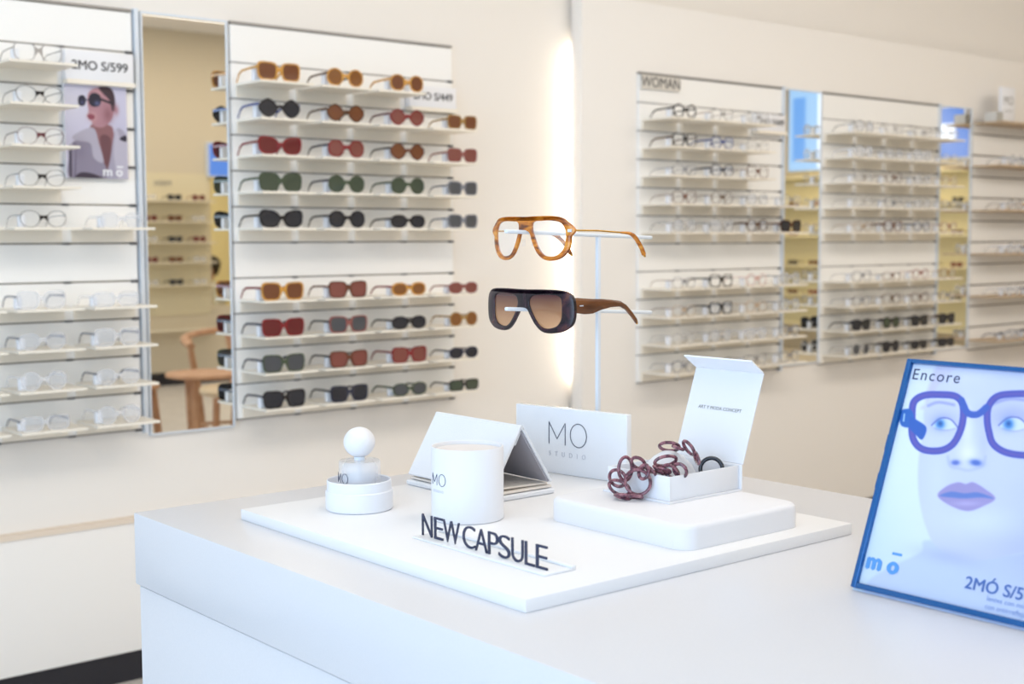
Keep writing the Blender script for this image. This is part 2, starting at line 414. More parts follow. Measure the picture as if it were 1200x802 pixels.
for k in range(4):
    for j in (2, 3):
        put(XA, .2, Z0, SP, 0, k, j, (('panto', 'square', 'rectangular', 'round')[(k+j) % 4], 'clear', 'demo', 'grey' if (k+j) % 3 else 'clear'), 'under the fashion poster',
            ORD[rowk[k]], 'clear frames on the far left rack', off=-.02, posname='left' if j == 2 else 'right')
# 2 sunglasses rack
XB = 1.862
rack('white slotted wall rack full of coloured sunglasses beside the tall mirror', XB, 4, .201, Z0, SP, 0,
     {**LOW, 5: range(4), 6: range(4), 7: range(4), 8: range(4), 9: range(3)}, ZT)
SUN = {9: [('square', 'amber', 'brown'), ('round', 'amber', 'amber', 'tortoise'), ('round', 'amber', 'brown')],
       8: [('hexagonal', 'black', 'dark', 'blue'), ('hexagonal', 'tortoise', 'brown', 'tortoise'), ('hexagonal', 'red', 'rose', 'burgundy'), ('square', 'gold', 'brown')],
       7: [('cat-eye', 'red', 'red'), ('round', 'red', 'rose', 'navy'), ('hexagonal', 'brown', 'brown', 'black'), ('square', 'rose', 'rose')],
       6: [('square', 'green', 'green'), ('round', 'green', 'green', 'navy'), ('round', 'green', 'green'), ('square', 'grey', 'grey')],
       5: [('cat-eye', 'black', 'dark'), ('round', 'black', 'dark'), ('oval', 'black', 'dark'), ('square', 'grey', 'grey')],
       3: [('square', 'amber', 'brown', 'red'), ('square', 'brown', 'rose'), ('oval', 'amber', 'amber', 'red'), ('oval', 'rose', 'rose')],
       2: [('square', 'red', 'red', 'navy'), ('square', 'rose', 'grey', 'black'), ('oval', 'black', 'dark'), ('round', 'gold', 'amber')],
       1: [('square', 'green', 'grey', 'navy'), ('square', 'brown', 'rose', 'black'), ('square', 'red', 'rose'), ('oval', 'navy', 'dark')],
       0: [('square', 'black', 'dark', 'navy'), ('square', 'navy', 'dark', 'black'), ('oval', 'green', 'grey'), ('rectangular', 'black', 'green')]}
for k, L in SUN.items():
    for j, sp_ in enumerate(L):
        put(XB, .201, Z0, SP, 0, k, j, sp_, 'of the coloured rack', ORD[rowk[k]], 'sunglasses on the coloured rack', dep=.152, off=(-.022, .0, .022, .035)[j], sc=(1.1, 1.06, 1.04, .93)[j])

def wall_sign(x0, x1, y, z0, z1, txt, size, label, m=signt_m, thick=.04):
    e = empty('price_sign', ((x0+x1)/2, y, z0), 0, label, 'sign')
    hw = (x1-x0)/2
    box('sign_plate', -hw, hw, -thick, -.0165, 0, z1-z0, signp_m, e, bev=.001)
    box('sign_ledge', -hw, hw, -thick-.01, -.0165, -.012, -.0005, shelf_m, e)
    t = text('lettering', txt, size, m, e, (0, -thick-.0004, (z1-z0)*.36), FY, .0003, bold=.0006)
    t['label'] = 'dark lettering'
    return e
wall_sign(1.364, 1.553, 0, 1.665, 1.742, '2MO S/599', .034, 'white price sign reading 2MO S/599 above the fashion poster')
wall_sign(2.475, 2.662, 0, 1.66, 1.728, '2MO S/449', .034, 'white price sign at the top right of the coloured sunglasses rack')

# mirrors
def mirror(x0, x1, y, z0, z1, label):
    e = empty('wall_mirror', ((x0+x1)/2, y, z0), 0, label, 'mirror'); hw = (x1-x0)/2; h = z1-z0
    box('mirror_glass', -hw, hw, -.011, -.001, 0, h, mirror_m, e)
    for a, b, c, d in ((-hw-.005, -hw, 0, h), (hw, hw+.005, 0, h), (-hw-.005, hw+.005, h, h+.006), (-hw-.005, hw+.005, -.005, 0)):
        box('mirror_frame', a, b, -.014, -.001, c, d, post_m, e)
    return e
mirror(1.593, 1.848, 0, .694, 1.862, 'tall wall mirror between the poster rack and the coloured sunglasses rack')

# 3, 4 right racks on the raised panel
YP = -.078
Z1 = .752; SP1 = .1022; ZT1 = 1.822+.006
Z1 = 1.24-.545*.979; SP1 = .1023; ZT1 = 1.832
XC = 3.457; PC = .2035
rack('white slotted eyeglasses rack with small grey sign, right of the pillar', XC, 4, PC, Z1, SP1, YP,
     {**LOW, 5: range(4), 6: range(4), 7: range(3), 8: range(3), 9: range(3)}, ZT1, posts=(4*PC+.006,))
XD = 4.535; PD = .2135
rack('white slotted eyeglasses rack between the two narrow mirrors', XD, 4, PD, Z1, SP1, YP,
     {**LOW, 5: range(4), 6: range(4), 7: range(4), 8: range(4), 9: range(4)}, ZT1, posts=(4*PD+.006,))
mirror(4.292, 4.524, YP, .72, 1.832, 'narrow wall mirror reflecting a light blue screen')
mirror(5.41, 5.665, YP, .72, 1.832, 'narrow wall mirror beside the tan shelves reflecting a dark blue screen')
OPT = [('round', 'black', 'clear'), ('square', 'tortoise', 'clear'), ('panto', 'grey', 'clear'), ('cat-eye', 'black', 'clear'),
       ('rectangular', 'navy', 'demo'), ('round', 'rose', 'demo'), ('panto', 'beige', 'demo'), ('square', 'silver', 'clear'), ('oval', 'brown', 'clear'), ('square', 'blue', 'demo'), ('round', 'pink', 'clear'), ('round', 'frost', 'demo')]
WI = {9: [('round', 'black', 'clear'), ('panto', 'silver', 'clear', 'brown'), ('panto', 'silver', 'clear')],
      8: [('square', 'black', 'clear', 'tortoise'), ('panto', 'blue', 'demo'), ('rectangular', 'frost', 'clear')],
      7: [('rectangular', 'grey', 'clear'), ('panto', 'navy', 'demo'), ('square', 'brown', 'clear')],
      6: [('square', 'brown', 'clear'), ('round', 'tortoise', 'clear'), ('panto', 'frost', 'demo'), ('panto', 'silver', 'clear')],
      5: [('round', 'frost', 'demo'), ('square', 'frost', 'demo'), ('round', 'tortoise', 'demo'), ('square', 'tortoise', 'dark', 'brown')],
      3: [('panto', 'grey', 'clear', 'brown'), ('square', 'black', 'clear'), ('round', 'pink', 'clear'), ('round', 'frost', 'demo')],
      2: [('panto', 'beige', 'clear', 'brown'), ('square', 'black', 'demo'), ('round', 'beige', 'clear'), ('round', 'frost', 'demo')],
      1: [('round', 'frost', 'clear'), ('round', 'frost', 'demo'), ('panto', 'clear', 'demo'), ('round', 'grey', 'clear')],
      0: [('round', 'grey', 'clear'), ('oval', 'frost', 'demo'), ('panto', 'silver', 'clear'), ('round', 'grey', 'clear', 'black')]}
for k, L in WI.items():
    for j, sp_ in enumerate(L):
        put(XC, PC, Z1, SP1, YP, k, j, sp_, 'right of the pillar', ORD[rowk[k]], 'eyeglasses on the rack right of the pillar', thin=sp_[2] == 'clear' and sp_[1] != 'black')
WJ = {9: [('round', 'frost', 'demo'), ('panto', 'silver', 'clear'), ('rectangular', 'silver', 'clear', 'black'), ('round', 'frost', 'clear', 'black')],
      8: [('round', 'clear', 'demo'), ('panto', 'frost', 'demo'), ('square', 'clear', 'demo'), ('oval', 'frost', 'clear')],
      7: [('panto', 'silver', 'clear', 'grey'), ('round', 'brown', 'clear'), ('panto', 'frost', 'demo'), ('round', 'beige', 'clear')],
      6: [('round', 'frost', 'clear'), ('panto', 'grey', 'clear'), ('oval', 'frost', 'demo'), ('panto', 'silver', 'clear')],
      5: [('panto', 'beige', 'clear'), ('square', 'brown', 'demo'), ('round', 'grey', 'demo'), ('square', 'rose', 'clear')],
      3: [('square', 'grey', 'clear'), ('rectangular', 'brown', 'clear', 'black'), ('round', 'red', 'clear'), ('square', 'gold', 'clear')],
      2: [('panto', 'grey', 'clear'), ('square', 'tortoise', 'clear'), ('cat-eye', 'brown', 'clear'), ('round', 'grey', 'clear')],
      1: [('square', 'black', 'dark'), ('round', 'black', 'green'), ('square', 'black', 'dark'), ('square', 'black', 'dark', 'tortoise')],
      0: [('round', 'frost', 'grey'), ('round', 'black', 'dark'), ('oval', 'black', 'dark'), ('rectangular', 'black', 'dark')]}
for k, L in WJ.items():
    for j, sp_ in enumerate(L):
        put(XD, PD, Z1, SP1, YP, k, j, sp_, 'between the narrow mirrors', ORD[rowk[k]], 'glasses on the rack between the narrow mirrors', thin=sp_[2] == 'clear')
wall_sign(XC+3*PC+.014, XC+4*PC-.010, YP, 1.658, 1.724, '2MO S/449', .034, 'white price sign at the top right of the rack right of the pillar')
e = empty('category_sign', (3.562, YP, 1.779), 0, 'small grey WOMAN sign at the top left of the rack right of the pillar', 'sign')
box('sign_plate', -.1, .1, -.022, -.0145, 0, .05, mat('sign_pale_grey', s2l('D9D4CC'), .5, bump=.01), e)
text('lettering', 'WOMAN', .052, signt_m, e, (0, -.0225, .008), FY, .0003, sx=.97)

# 5 tan shelf bay
XE = 5.685
RB = empty('shelf_bay', (XE, YP, 0), 0, 'wall bay with deep tan shelves at the far right', 'display rack')
RZ = [1.765, 1.565, 1.356, 1.152, .952, .745]
for i, z in enumerate(RZ):
    b = boxbm(0, 1.2, -.16, -.012, z, z+.007); link('shelf', b, tanshelf_m, RB)
    box('rail', 0, 1.2, -.009, 0, z-.046, z-.04, rail_m, RB)
    box('rail', 0, 1.2, -.009, 0, z-.146, z-.14, rail_m, RB) if i < 5 else None
    box('panel', 0, 1.2, -.012, -.009, z-.0395 if i < 5 else z-.0395, z-.0005, panel_m, RB)
    if i: box('panel', 0, 1.2, -.012, 0, z+.0075, RZ[i-1]-.147, panel_m, RB)
    if i < 5: box('panel', 0, 1.2, -.012, 0, z-.139, z-.047, panel_m, RB)
RS = [[('round', 'clear', 'demo'), ('square', 'navy', 'clear')], [('round', 'frost', 'demo'), ('panto', 'amber', 'demo'), ('square', 'black', 'dark')],
      [('round', 'clear', 'demo'), ('square', 'tortoise', 'brown'), ('round', 'rose', 'rose')], [('round', 'clear', 'demo'), ('panto', 'grey', 'clear'), ('round', 'rose', 'clear')],
      [('rectangular', 'clear', 'demo', 'grey'), ('square', 'grey', 'demo'), ('panto', 'silver', 'clear')]]
for i, L in enumerate(RS):
    for j, sp_ in enumerate(L):
        shape, frame, lens = sp_[:3]
        glasses((XE+.15+j*.2, YP-.1485, RZ[i+1]+.0072), 0, shape, frame, lens,
                f"{frame} {shape} {'sunglasses' if lens not in ('clear','demo') else 'eyeglasses'}, {POS[j]} on the {ORD[i+1]} tan shelf at far right", 'glasses on the tan shelves', temple=sp_[3] if len(sp_) > 3 else None)
e = empty('desk_sign', (XE+.135, YP-.1, RZ[0]+.0072), 0, 'white standing sign reading MO on the top tan shelf', 'sign')
box('sign_board', -.062, .062, -.008, .008, 0, .165, signp_m, e, bev=.002)
text('lettering', 'MO', .055, gsign_m, e, (0, -.0085, .085), FY, .0003)
text('lettering', 'studio', .018, gsign_m, e, (0, -.0085, .05), FY, .0003, spacing=1.6)
e = empty('striped_box', (XE+.04, YP-.09, RZ[0]+.0072), 0, 'small grey and white striped box on the top tan shelf', 'box')
box('box_body', -.03, .03, -.03, .03, 0, .045, mat('striped_box_white', s2l('D8D6D2'), .6, bump=.02), e, bev=.001)
for q in range(3): box('stripe', -.025+q*.019, -.016+q*.019, -.0306, .0306, -.0, .0453, mat('striped_box_grey', s2l('9A9890'), .6, bump=.02), e)

# ------------------------------------------------------------------ what the mirrors show: opposite wall
XF = 4.73
Rf = empty('opposite_rack', (XF, YO, 0), 0, 'sunglasses rack on the opposite wall, seen in the tall mirror', 'display rack')
pf = mat('opposite_panel_cream', s2l('E6DAB8'), .6, bump=.02)
ZR = [.86, 1.05, 1.22, 1.395, 1.57]
box('panel', -.25, .62, 0, .012, .6, 1.8, pf, Rf)
for z in ZR+[.48]:
    box('shelf', -.25, .62, .012, .15, z-.012, z, mat('opposite_shelf_cream', s2l('E9DFC6'), .5, bump=.02), Rf)
text('lettering', 'MAN', .07, gsign_m, Rf, (.2, .014, 1.69), (PI/2, 0, PI), .0004)
for i, z in enumerate(ZR):
    for j in range(3):
        fr = [('clear', 'demo'), ('black', 'dark'), ('red', 'red'), ('tortoise', 'brown')][(i*2+j) % 4] if i else (('clear', 'demo'), ('black', 'dark'), ('clear', 'demo'))[j]
        glasses((XF+.02+.22*j, YO+.145, z+.0002), PI, 'square' if j % 2 else 'round', fr[0], fr[1],
                f"{fr[0]} {'square' if j % 2 else 'round'} glasses, {['first','second','third'][j]} in the mirror's {['lowest','fourth','third','second','top'][i]} reflected shelf", 'glasses reflected in the tall mirror', wtag=False)
def screen(loc, rz, wd, ht, label, m, deco):
    e = empty('wall_screen', loc, rz, label, 'screen')
    box('screen_case', -wd/2-.012, wd/2+.012, -.04, 0, -.012, ht+.012, post_m, e)
    box('screen_face', -wd/2, wd/2, -.043, -.0405, 0, ht, m, e)
    for a, b, c, d, mm in deco: box('screen_shape', a, b, -.0445, -.0435, c, d, mm, e)
    return e
screen((5.6, YO, 1.5), PI, .5, .27, 'blue screen on the opposite wall above the opening, seen in the tall mirror', screenb_m, [])
bpy.data.objects['wall_screen'].location.z = 1.79
screen((XR, -5.75, 1.98), -PI/2, .75, .92, 'tall light blue screen on the end wall, seen in the narrow mirror', screenlb_m, [(-.2, -.02, .02, .9, screenw_m), (.15, .32, .1, .8, mat('screen_mid_blue', (.1, .1, .1), .3, emit=s2l('5FA4F2'), es=.7))])
screen((XR, -4.35, 2.03), -PI/2, .9, .5, 'deep blue screen on the end wall with white burst, seen beside the tan shelves', screenb_m, [(-.3, .05, .16, .34, screenw_m)])
for q, (yc, wd) in enumerate(((-5.75, 1.1), (-4.3, 1.2))):
    e = empty('lit_cabinet', (XR, yc, 0), -PI/2, ['pale yellow lit display cabinet on the end wall under the light blue screen', 'pale yellow lit display cabinet on the end wall under the deep blue screen'][q], 'cabinet')
    box('back_panel', -wd/2, wd/2, -.02, 0, .3, 1.9, yellow_m, e)
    for z in (.3, .62, .94, 1.26, 1.58, 1.9): box('shelf', -wd/2, wd/2, -.28, -.02, z-.02, z, mat('cabinet_shelf_cream', s2l('F0E8C8'), .5, bump=.02), e)
    for s in (-1, 1): box('side_panel', s*wd/2-.01, s*wd/2+.01, -.28, -.02, .28, 1.9, mat('cabinet_shelf_cream', (0, 0, 0)), e)
    for i, z in enumerate((.62, .94, 1.26, 1.58)):
        for j in range(4):
            fr = [('black', 'dark'), ('red', 'rose'), ('tortoise', 'brown')][(i+j) % 3]
            yy = yc+.42-.28*j
            glasses((XR-.25, yy, z+.0002), -PI/2, 'square', fr[0], fr[1], f"{fr[0]} sunglasses in the {['left','right'][q]} lit cabinet, {POS[j]} on {['lowest','second','third','top'][i]} shelf", 'sunglasses in the lit cabinets', wtag=False)
area('cabinet_lamp', (11.2, -5, 2.7), (.6, 0, -1), .4, 2.6, 26, (1, .86, .56))

# chairs and low table behind the counter (seen in the mirror)
def chair(loc, rz, label):
    e = empty('armchair', loc, rz, label, 'chair')
    lathe('seat', [(0, .40), (.2, .40), (.235, .41), (.24, .425), (.22, .44), (0, .435)], mat('woven_seat', s2l('D9C4A4'), .8, bump=.5, bscale=60), e, seg=24)
    for a in (45, 135): c, s = math.cos(math.radians(a)), math.sin(math.radians(a)); link('leg', tubebm([(c*.27, s*.25, 0), (c*.24, s*.23, .25), (c*.23, s*.22, .4)], [.013, .02, .018], 10), wood_m, e, smooth=True)
    for s in (-1, 1): link('leg', tubebm([(s*.2, -.24, 0), (s*.19, -.2, .25), (s*.215, -.17, .45), (s*.25, -.1, .6), (s*.27, -.04, .7)], [.013, .02, .02, .018, .014], 10), wood_m, e, smooth=True)
    arm = catmull([(.29, .16, .68), (.3, 0, .7), (.26, -.15, .715), (.13, -.25, .73), (0, -.275, .735), (-.13, -.25, .73), (-.26, -.15, .715), (-.3, 0, .7), (-.29, .16, .68)], 4, cyc=False)
    link('armrest', tubebm(arm, .017, 10, flat=1.3), wood_m, e, smooth=True)
    link('back_splat', tubebm([(0, -.2, .42), (0, -.24, .58), (0, -.27, .72)], [.03, .022, .045], 8, flat=.3), wood_m, e, smooth=True)
    for a, b in (((-.19, .16), (.19, .16)), ((-.19, -.2), (.19, -.2)), ((.19, -.2), (.18, .16)), ((-.19, -.2), (-.18, .16))):
        link('stretcher', tubebm([(*a, .22), (*b, .22)], .009, 8), wood_m, e, smooth=True)
    return e
chair((3.47, -2.97, 0), PI*.1, 'light wooden armchair seen at the right in the tall mirror')
e = empty('stool', (2.79, -2.92, 0), 0, 'light wooden stool cut off at the left edge of the tall mirror', 'stool')
lathe('seat', [(0, .475), (.15, .475), (.165, .485), (.165, .5), (.15, .51), (0, .505)], wood_m, e, seg=32)
for a in (30, 120, 210, 300):
    c, s_ = math.cos(math.radians(a)), math.sin(math.radians(a)); link('leg', tubebm([(c*.17, s_*.17, 0), (c*.15, s_*.15, .25), (c*.13, s_*.13, .475)], [.014, .02, .018], 10), wood_m, e, smooth=True)
e = empty('low_table', (3.0, -2.45, 0), 0, 'round light wooden table with splayed legs in the tall mirror', 'table')
lathe('tabletop', [(0, .565), (.17, .565), (.2, .572), (.2, .582), (.195, .588), (0, .588)], wood_m, e, seg=40)
for a in (20, 140, 260):
    c, s = math.cos(math.radians(a)), math.sin(math.radians(a))
    link('leg', tubebm([(c*.19, s*.19, 0), (c*.13, s*.13, .3), (c*.15, s*.15, .565)], [.014, .022, .02], 10), wood_m, e, smooth=True)

# seated person in the back room
P = empty('person', (6.50, -9.1, 0), PI/2, 'seated person with short dark hair and white shirt, seen in the tall mirror', 'person')
def skin(name, verts, edges, radii, m, parent, root=0):
    me = bpy.data.meshes.new(name); me.from_pydata(verts, edges, []); o = bpy.data.objects.new(name, me); COL.objects.link(o)
    md = o.modifiers.new('s', 'SKIN'); sv = me.skin_vertices[0].data
    for i, r in enumerate(radii): sv[i].radius = (r, r) if not isinstance(r, tuple) else r; sv[i].use_root = i == root
    o.modifiers.new('u', 'SUBSURF').levels = 2
    dg = bpy.context.evaluated_depsgraph_get(); m2 = bpy.data.meshes.new_from_object(o.evaluated_get(dg)); bpy.data.objects.remove(o)
    m2.polygons.foreach_set('use_smooth', [True]*len(m2.polygons)); m2.materials.clear()
    return link(name, m2, m, parent)
SH = .31   # the seat is low: hips at .34
V = [(0, 0, SH), (0, .02, SH+.2), (0, .05, SH+.38), (.13, .05, SH+.4), (.2, .12, SH+.2), (.16, .32, SH+.12), (-.13, .05, SH+.4), (-.2, .12, SH+.2), (-.16, .32, SH+.12), (0, .08, SH+.5),
     (.09, .06, SH-.02), (.1, .42, SH), (.1, .4, .06), (.1, .5, .03), (-.09, .06, SH-.02), (-.1, .42, SH), (-.1, .4, .06), (-.1, .5, .03)]
Eg = [(0, 1), (1, 2), (2, 3), (3, 4), (4, 5), (2, 6), (6, 7), (7, 8), (2, 9), (0, 10), (10, 11), (11, 12), (12, 13), (0, 14), (14, 15), (15, 16), (16, 17)]
skin('body', V, Eg, [.13, .12, .1, .06, .045, .03, .06, .045, .03, .05, .085, .06, .04, .035, .085, .06, .04, .035], shirt_m, P)
hd = lathe('head', [(0, -.125), (.03, -.122), (.05, -.1), (.066, -.05), (.074, 0), (.075, .04), (.066, .08), (.04, .108), (0, .118)], skin_m, P, seg=24, loc=(0, .1, SH+.62))
hd.scale = (.95, 1.2, 1.0)
link('nose', tubebm([(0, .186, SH+.63), (0, .203, SH+.595)], [.006, .013], 8), skin_m, P, smooth=True)
for s in (-1, 1):
    link('ear', tubebm([(s*.073, .09, SH+.63), (s*.076, .085, SH+.59)], [.014, .01], 8), skin_m, P, smooth=True)
    link('eye', tubebm([(s*.028-.006, .178, SH+.625), (s*.028+.006, .178, SH+.625)], .006, 8), hair_m, P, smooth=True)
hr = lathe('hair', [(.083, -.05), (.088, .0), (.087, .05), (.076, .095), (.045, .125), (0, .138)], hair_m, P, seg=24, loc=(0, .075, SH+.635)); hr.scale = (.98, 1.2, 1.0); hr.rotation_euler = (.35, 0, 0)
e = empty('stool', (6.50, -9.1, 0), 0, 'low stool under the seated person seen in the tall mirror', 'stool')
lathe('seat', [(0, .16), (.2, .16), (.2, .2), (0, .2)], wood_m, e, seg=24)
for a in (45, 135, 225, 315): link('leg', tubebm([(.14*math.cos(math.radians(a)), .14*math.sin(math.radians(a)), 0), (.12*math.cos(math.radians(a)), .12*math.sin(math.radians(a)), .16)], .015, 8), wood_m, e)

# ------------------------------------------------------------------ flat prints: colour grid painted per point
def print_mesh(name, wd, ht, nx, ny, fn, parent, M, gloss=.25, tint=(1, 1, 1)):
    """flat print standing in local XZ (x right, z up, origin top left), colours fn(u m, v m down) -> sRGB"""
    U, Vv = np.meshgrid(np.linspace(0, wd, nx), np.linspace(0, ht, ny))
    rgb = np.clip(fn(U, Vv), 0, 1)
    lin = np.where(rgb <= .04045, rgb/12.92, ((rgb+.055)/1.055)**2.4)*np.array(tint)
    co = np.stack([U, np.zeros_like(U), -Vv], -1).reshape(-1, 3)
    i = np.arange(nx*ny).reshape(ny, nx); q = np.stack([i[:-1, :-1], i[1:, :-1], i[1:, 1:], i[:-1, 1:]], -1).reshape(-1, 4)
    me = bpy.data.meshes.new(name); me.vertices.add(len(co)); me.vertices.foreach_set('co', co.ravel())
    me.loops.add(q.size); me.loops.foreach_set('vertex_index', q.ravel()); me.polygons.add(len(q))
    me.polygons.foreach_set('loop_start', np.arange(0, q.size, 4)); me.polygons.foreach_set('loop_total', np.full(len(q), 4)); me.update()
    ca = me.color_attributes.new('print', 'FLOAT_COLOR', 'POINT')
    ca.data.foreach_set('color', np.concatenate([lin, np.ones(lin.shape[:2]+(1,))], -1).reshape(-1).astype(np.float32))
    m = mat(name+'_ink', (1, 1, 1), gloss); nt = m.node_tree; a = nt.nodes.new('ShaderNodeVertexColor'); a.layer_name = 'print'
    nt.links.new(a.outputs[0], nt.nodes['Principled BSDF'].inputs['Base Color'])
    o = link(name, me, m, parent); o.matrix_local = M
    return o
def hexc(h): return np.array([int(h[i:i+2], 16)/255 for i in (0, 2, 4)])
class Paint:
    def __init__(s, X, Y, bgc): s.X, s.Y = X, Y; s.I = np.ones(X.shape+(3,))*hexc(bgc)
    def put(s, M, h, a=1.): M = (np.clip(M, 0, 1)*a)[..., None]; s.I = s.I*(1-M)+hexc(h)*M
    def poly(s, pts, soft=1.): 
        if len(pts) < 40: pts = catmull(pts, 5)
        P_ = np.array(pts); inside = np.zeros(s.X.shape, bool); d = np.full(s.X.shape, 1e9)
        for (x0, y0), (x1, y1) in zip(P_, np.roll(P_, -1, 0)):
            c = ((y0 > s.Y) != (y1 > s.Y)) & (s.X < (x1-x0)*(s.Y-y0)/((y1-y0) if y1 != y0 else 1e-9)+x0); inside ^= c
            t = np.clip(((s.X-x0)*(x1-x0)+(s.Y-y0)*(y1-y0))/((x1-x0)**2+(y1-y0)**2+1e-9), 0, 1)
            d = np.minimum(d, np.hypot(s.X-x0-t*(x1-x0), s.Y-y0-t*(y1-y0)))
        return np.clip(.5+np.where(inside, d, -d)/soft, 0, 1)
    def line(s, pts, wd, soft=.8, cyc=False):
        if len(pts) > 2: pts = catmull(pts, 5, cyc)
        if cyc: pts = pts+[pts[0]]
        d = np.full(s.X.shape, 1e9)
        for (x0, y0), (x1, y1) in zip(pts, pts[1:]):
            t = np.clip(((s.X-x0)*(x1-x0)+(s.Y-y0)*(y1-y0))/((x1-x0)**2+(y1-y0)**2+1e-9), 0, 1)
            d = np.minimum(d, np.hypot(s.X-x0-t*(x1-x0), s.Y-y0-t*(y1-y0)))
        return np.clip(.5+(wd/2-d)/soft, 0, 1)
    def blob(s, x, y, rx, ry, rot=0):
        c, n = math.cos(rot), math.sin(rot); dx, dy = s.X-x, s.Y-y
        return np.exp(-(((dx*c+dy*n)/rx)**2+((-dx*n+dy*c)/ry)**2))
def paint_face(U, Vv):
    H = np.array([[395.317521, -96.7567559, 1062.90089], [-160.815129, 251.300219, 419.826853], [-.565061286, -.0299390362, 1.]])
    v = Vv/.2437; W = H[2, 0]*U+H[2, 1]*v+1
    X = (H[0, 0]*U+H[0, 1]*v+H[0, 2])/W; Y = (H[1, 0]*U+H[1, 1]*v+H[1, 2])/W
    p = Paint(X, Y, 'E6F1FD')
    p.put(p.blob(1010, 640, 60, 80), 'D3E6FB', .8)
    p.put(p.blob(1120, 400, 80, 60), 'D5D8F5', .6)
    # hair cap, face, neck, shoulders
    p.put(p.poly([(1098, 425), (1088, 445), (1082, 470), (1100, 480), (1330, 480), (1330, 400), (1140, 405)], 5), 'CFCDEF')
    p.put(p.poly([(1087, 632), (1078, 645), (1060, 655), (1036, 666), (1010, 690), (1000, 760), (1400, 860), (1400, 640), (1250, 640), (1170, 650)], 4), 'CCD9F8')
    p.put(p.poly([(1084, 470), (1080, 500), (1074, 535), (1073, 565), (1076, 592), (1083, 618), (1095, 640), (1125, 655), (1170, 652), (1230, 630), (1290, 560), (1300, 470), (1240, 425), (1130, 425)], 3), 'D2D8F6')
    p.put(p.blob(1235, 640, 80, 50), 'B4BCEB', .8); p.put(p.blob(1110, 652, 38, 9, .2), 'B9C3F0', .8)
    p.put(p.blob(1145, 610, 50, 18), 'DDE5FB', .8); p.put(p.blob(1250, 560, 50, 60), 'C3C8F0', .7)
    p.put(p.blob(1095, 560, 14, 45), 'DBE3FB', .6); p.put(p.blob(1131, 500, 7, 26), 'E9EEFD', .9); p.put(p.blob(1131, 530, 11, 12), 'F0F3FE', .9)
    p.put(p.blob(1150, 520, 6, 20), 'C0C6F0', .5); p.put(p.blob(1130, 440, 30, 12), 'DEE2FA', .8)
    p.put(p.blob(1102, 492, 17, 12), 'A6ADE6', .85); p.put(p.blob(1183, 487, 26, 15), 'A3AAE4', .85)
    # brows, eyes
    p.put(p.line([(1085, 474), (1097, 470), (1115, 473)], 3, 3), '7F86CE', .7); p.put(p.line([(1160, 472), (1180, 466), (1205, 468)], 3.5, 3), '7F86CE', .7)
    for cx, cy, k in ((1105, 496, 1.), (1186, 496, 1.15)):
        p.put(p.poly([(cx-15*k, cy+1), (cx-5*k, cy-6*k), (cx+5*k, cy-6*k), (cx+13*k, cy+3), (cx+4*k, cy+6*k), (cx-8*k, cy+5*k)], 1.6), 'DCE8FC')
        p.put(p.blob(cx-6*k, cy-.5, 5.2*k, 5.4*k)*1.5, '3F86D6'); p.put(p.blob(cx-6*k, cy-1, 2.2, 2.4)*1.3, '1F4E9E')
        p.put(p.line([(cx-16*k, cy+1), (cx-6*k, cy-7*k), (cx+6*k, cy-6*k), (cx+15*k, cy+4)], 1.6, 1.5), '4B57B0', .85)
        p.put(p.line([(cx-12*k, cy+5), (cx, cy+7*k), (cx+11*k, cy+5)], 1, 2), '8890D4', .6)
    # nose, mouth
    p.put(p.blob(1117, 541, 5, 3)*1.3, '5C74CC', .9); p.put(p.blob(1141, 541, 7, 3.6, .15)*1.3, '5070CA', .9)
    p.put(p.line([(1108, 534), (1111, 545), (1122, 548), (1133, 550), (1148, 545), (1152, 534)], 2, 4), 'AFB9EC', .7)
    p.put(p.poly([(1096, 580), (1106, 569), (1120, 564), (1129, 566), (1138, 564), (1152, 572), (1164, 583), (1150, 592), (1132, 598), (1112, 592)], 2), 'A59BD2')
    p.put(p.poly([(1098, 580), (1112, 575), (1128, 577), (1144, 576), (1162, 583), (1146, 582), (1128, 583), (1112, 582)], 1.6), '6C86CE')
    p.put(p.blob(1130, 589, 16, 3), 'BEB2E4', .8)
    # printed spectacles
    L = [(1066, 488), (1068, 470), (1080, 462), (1100, 461), (1117, 463), (1125, 472), (1126, 488), (1122, 505), (1113, 520), (1098, 527), (1078, 525), (1067, 512)]
    Rr = [(1154, 488), (1156, 474), (1166, 463), (1186, 460), (1215, 461), (1238, 468), (1248, 484), (1246, 508), (1234, 524), (1210, 532), (1180, 530), (1162, 520), (1156, 504)]
    for Q in (L, Rr):
        p.put(p.poly(Q, 2), 'E2E6FC', .15)
        p.put(p.line(Q, 8.2, 1.2, True), '4F5CBC'); p.put(p.line(Q, 4.2, 3, True), '7468BC', .75)
    p.put(p.line([(1126, 474), (1132, 483), (1143, 484), (1153, 476)], 8, 1.2), '4B69C4')
    p.put(p.line([(1124, 467), (1128, 476)], 7, 1.2), '4B69C4')
    p.put(p.poly([(1052, 480), (1064, 478), (1068, 488), (1064, 499), (1054, 498), (1051, 489)], 1.2), '3A6FC4')
    p.put(p.poly([(1064, 488), (1072, 491), (1083, 500), (1078, 514), (1070, 508), (1063, 500)], 1.2), '3C68C2')
    p.put(p.line([(1057, 484), (1056, 492)], 1.6, 1), 'B8DCF8')
    return p.I
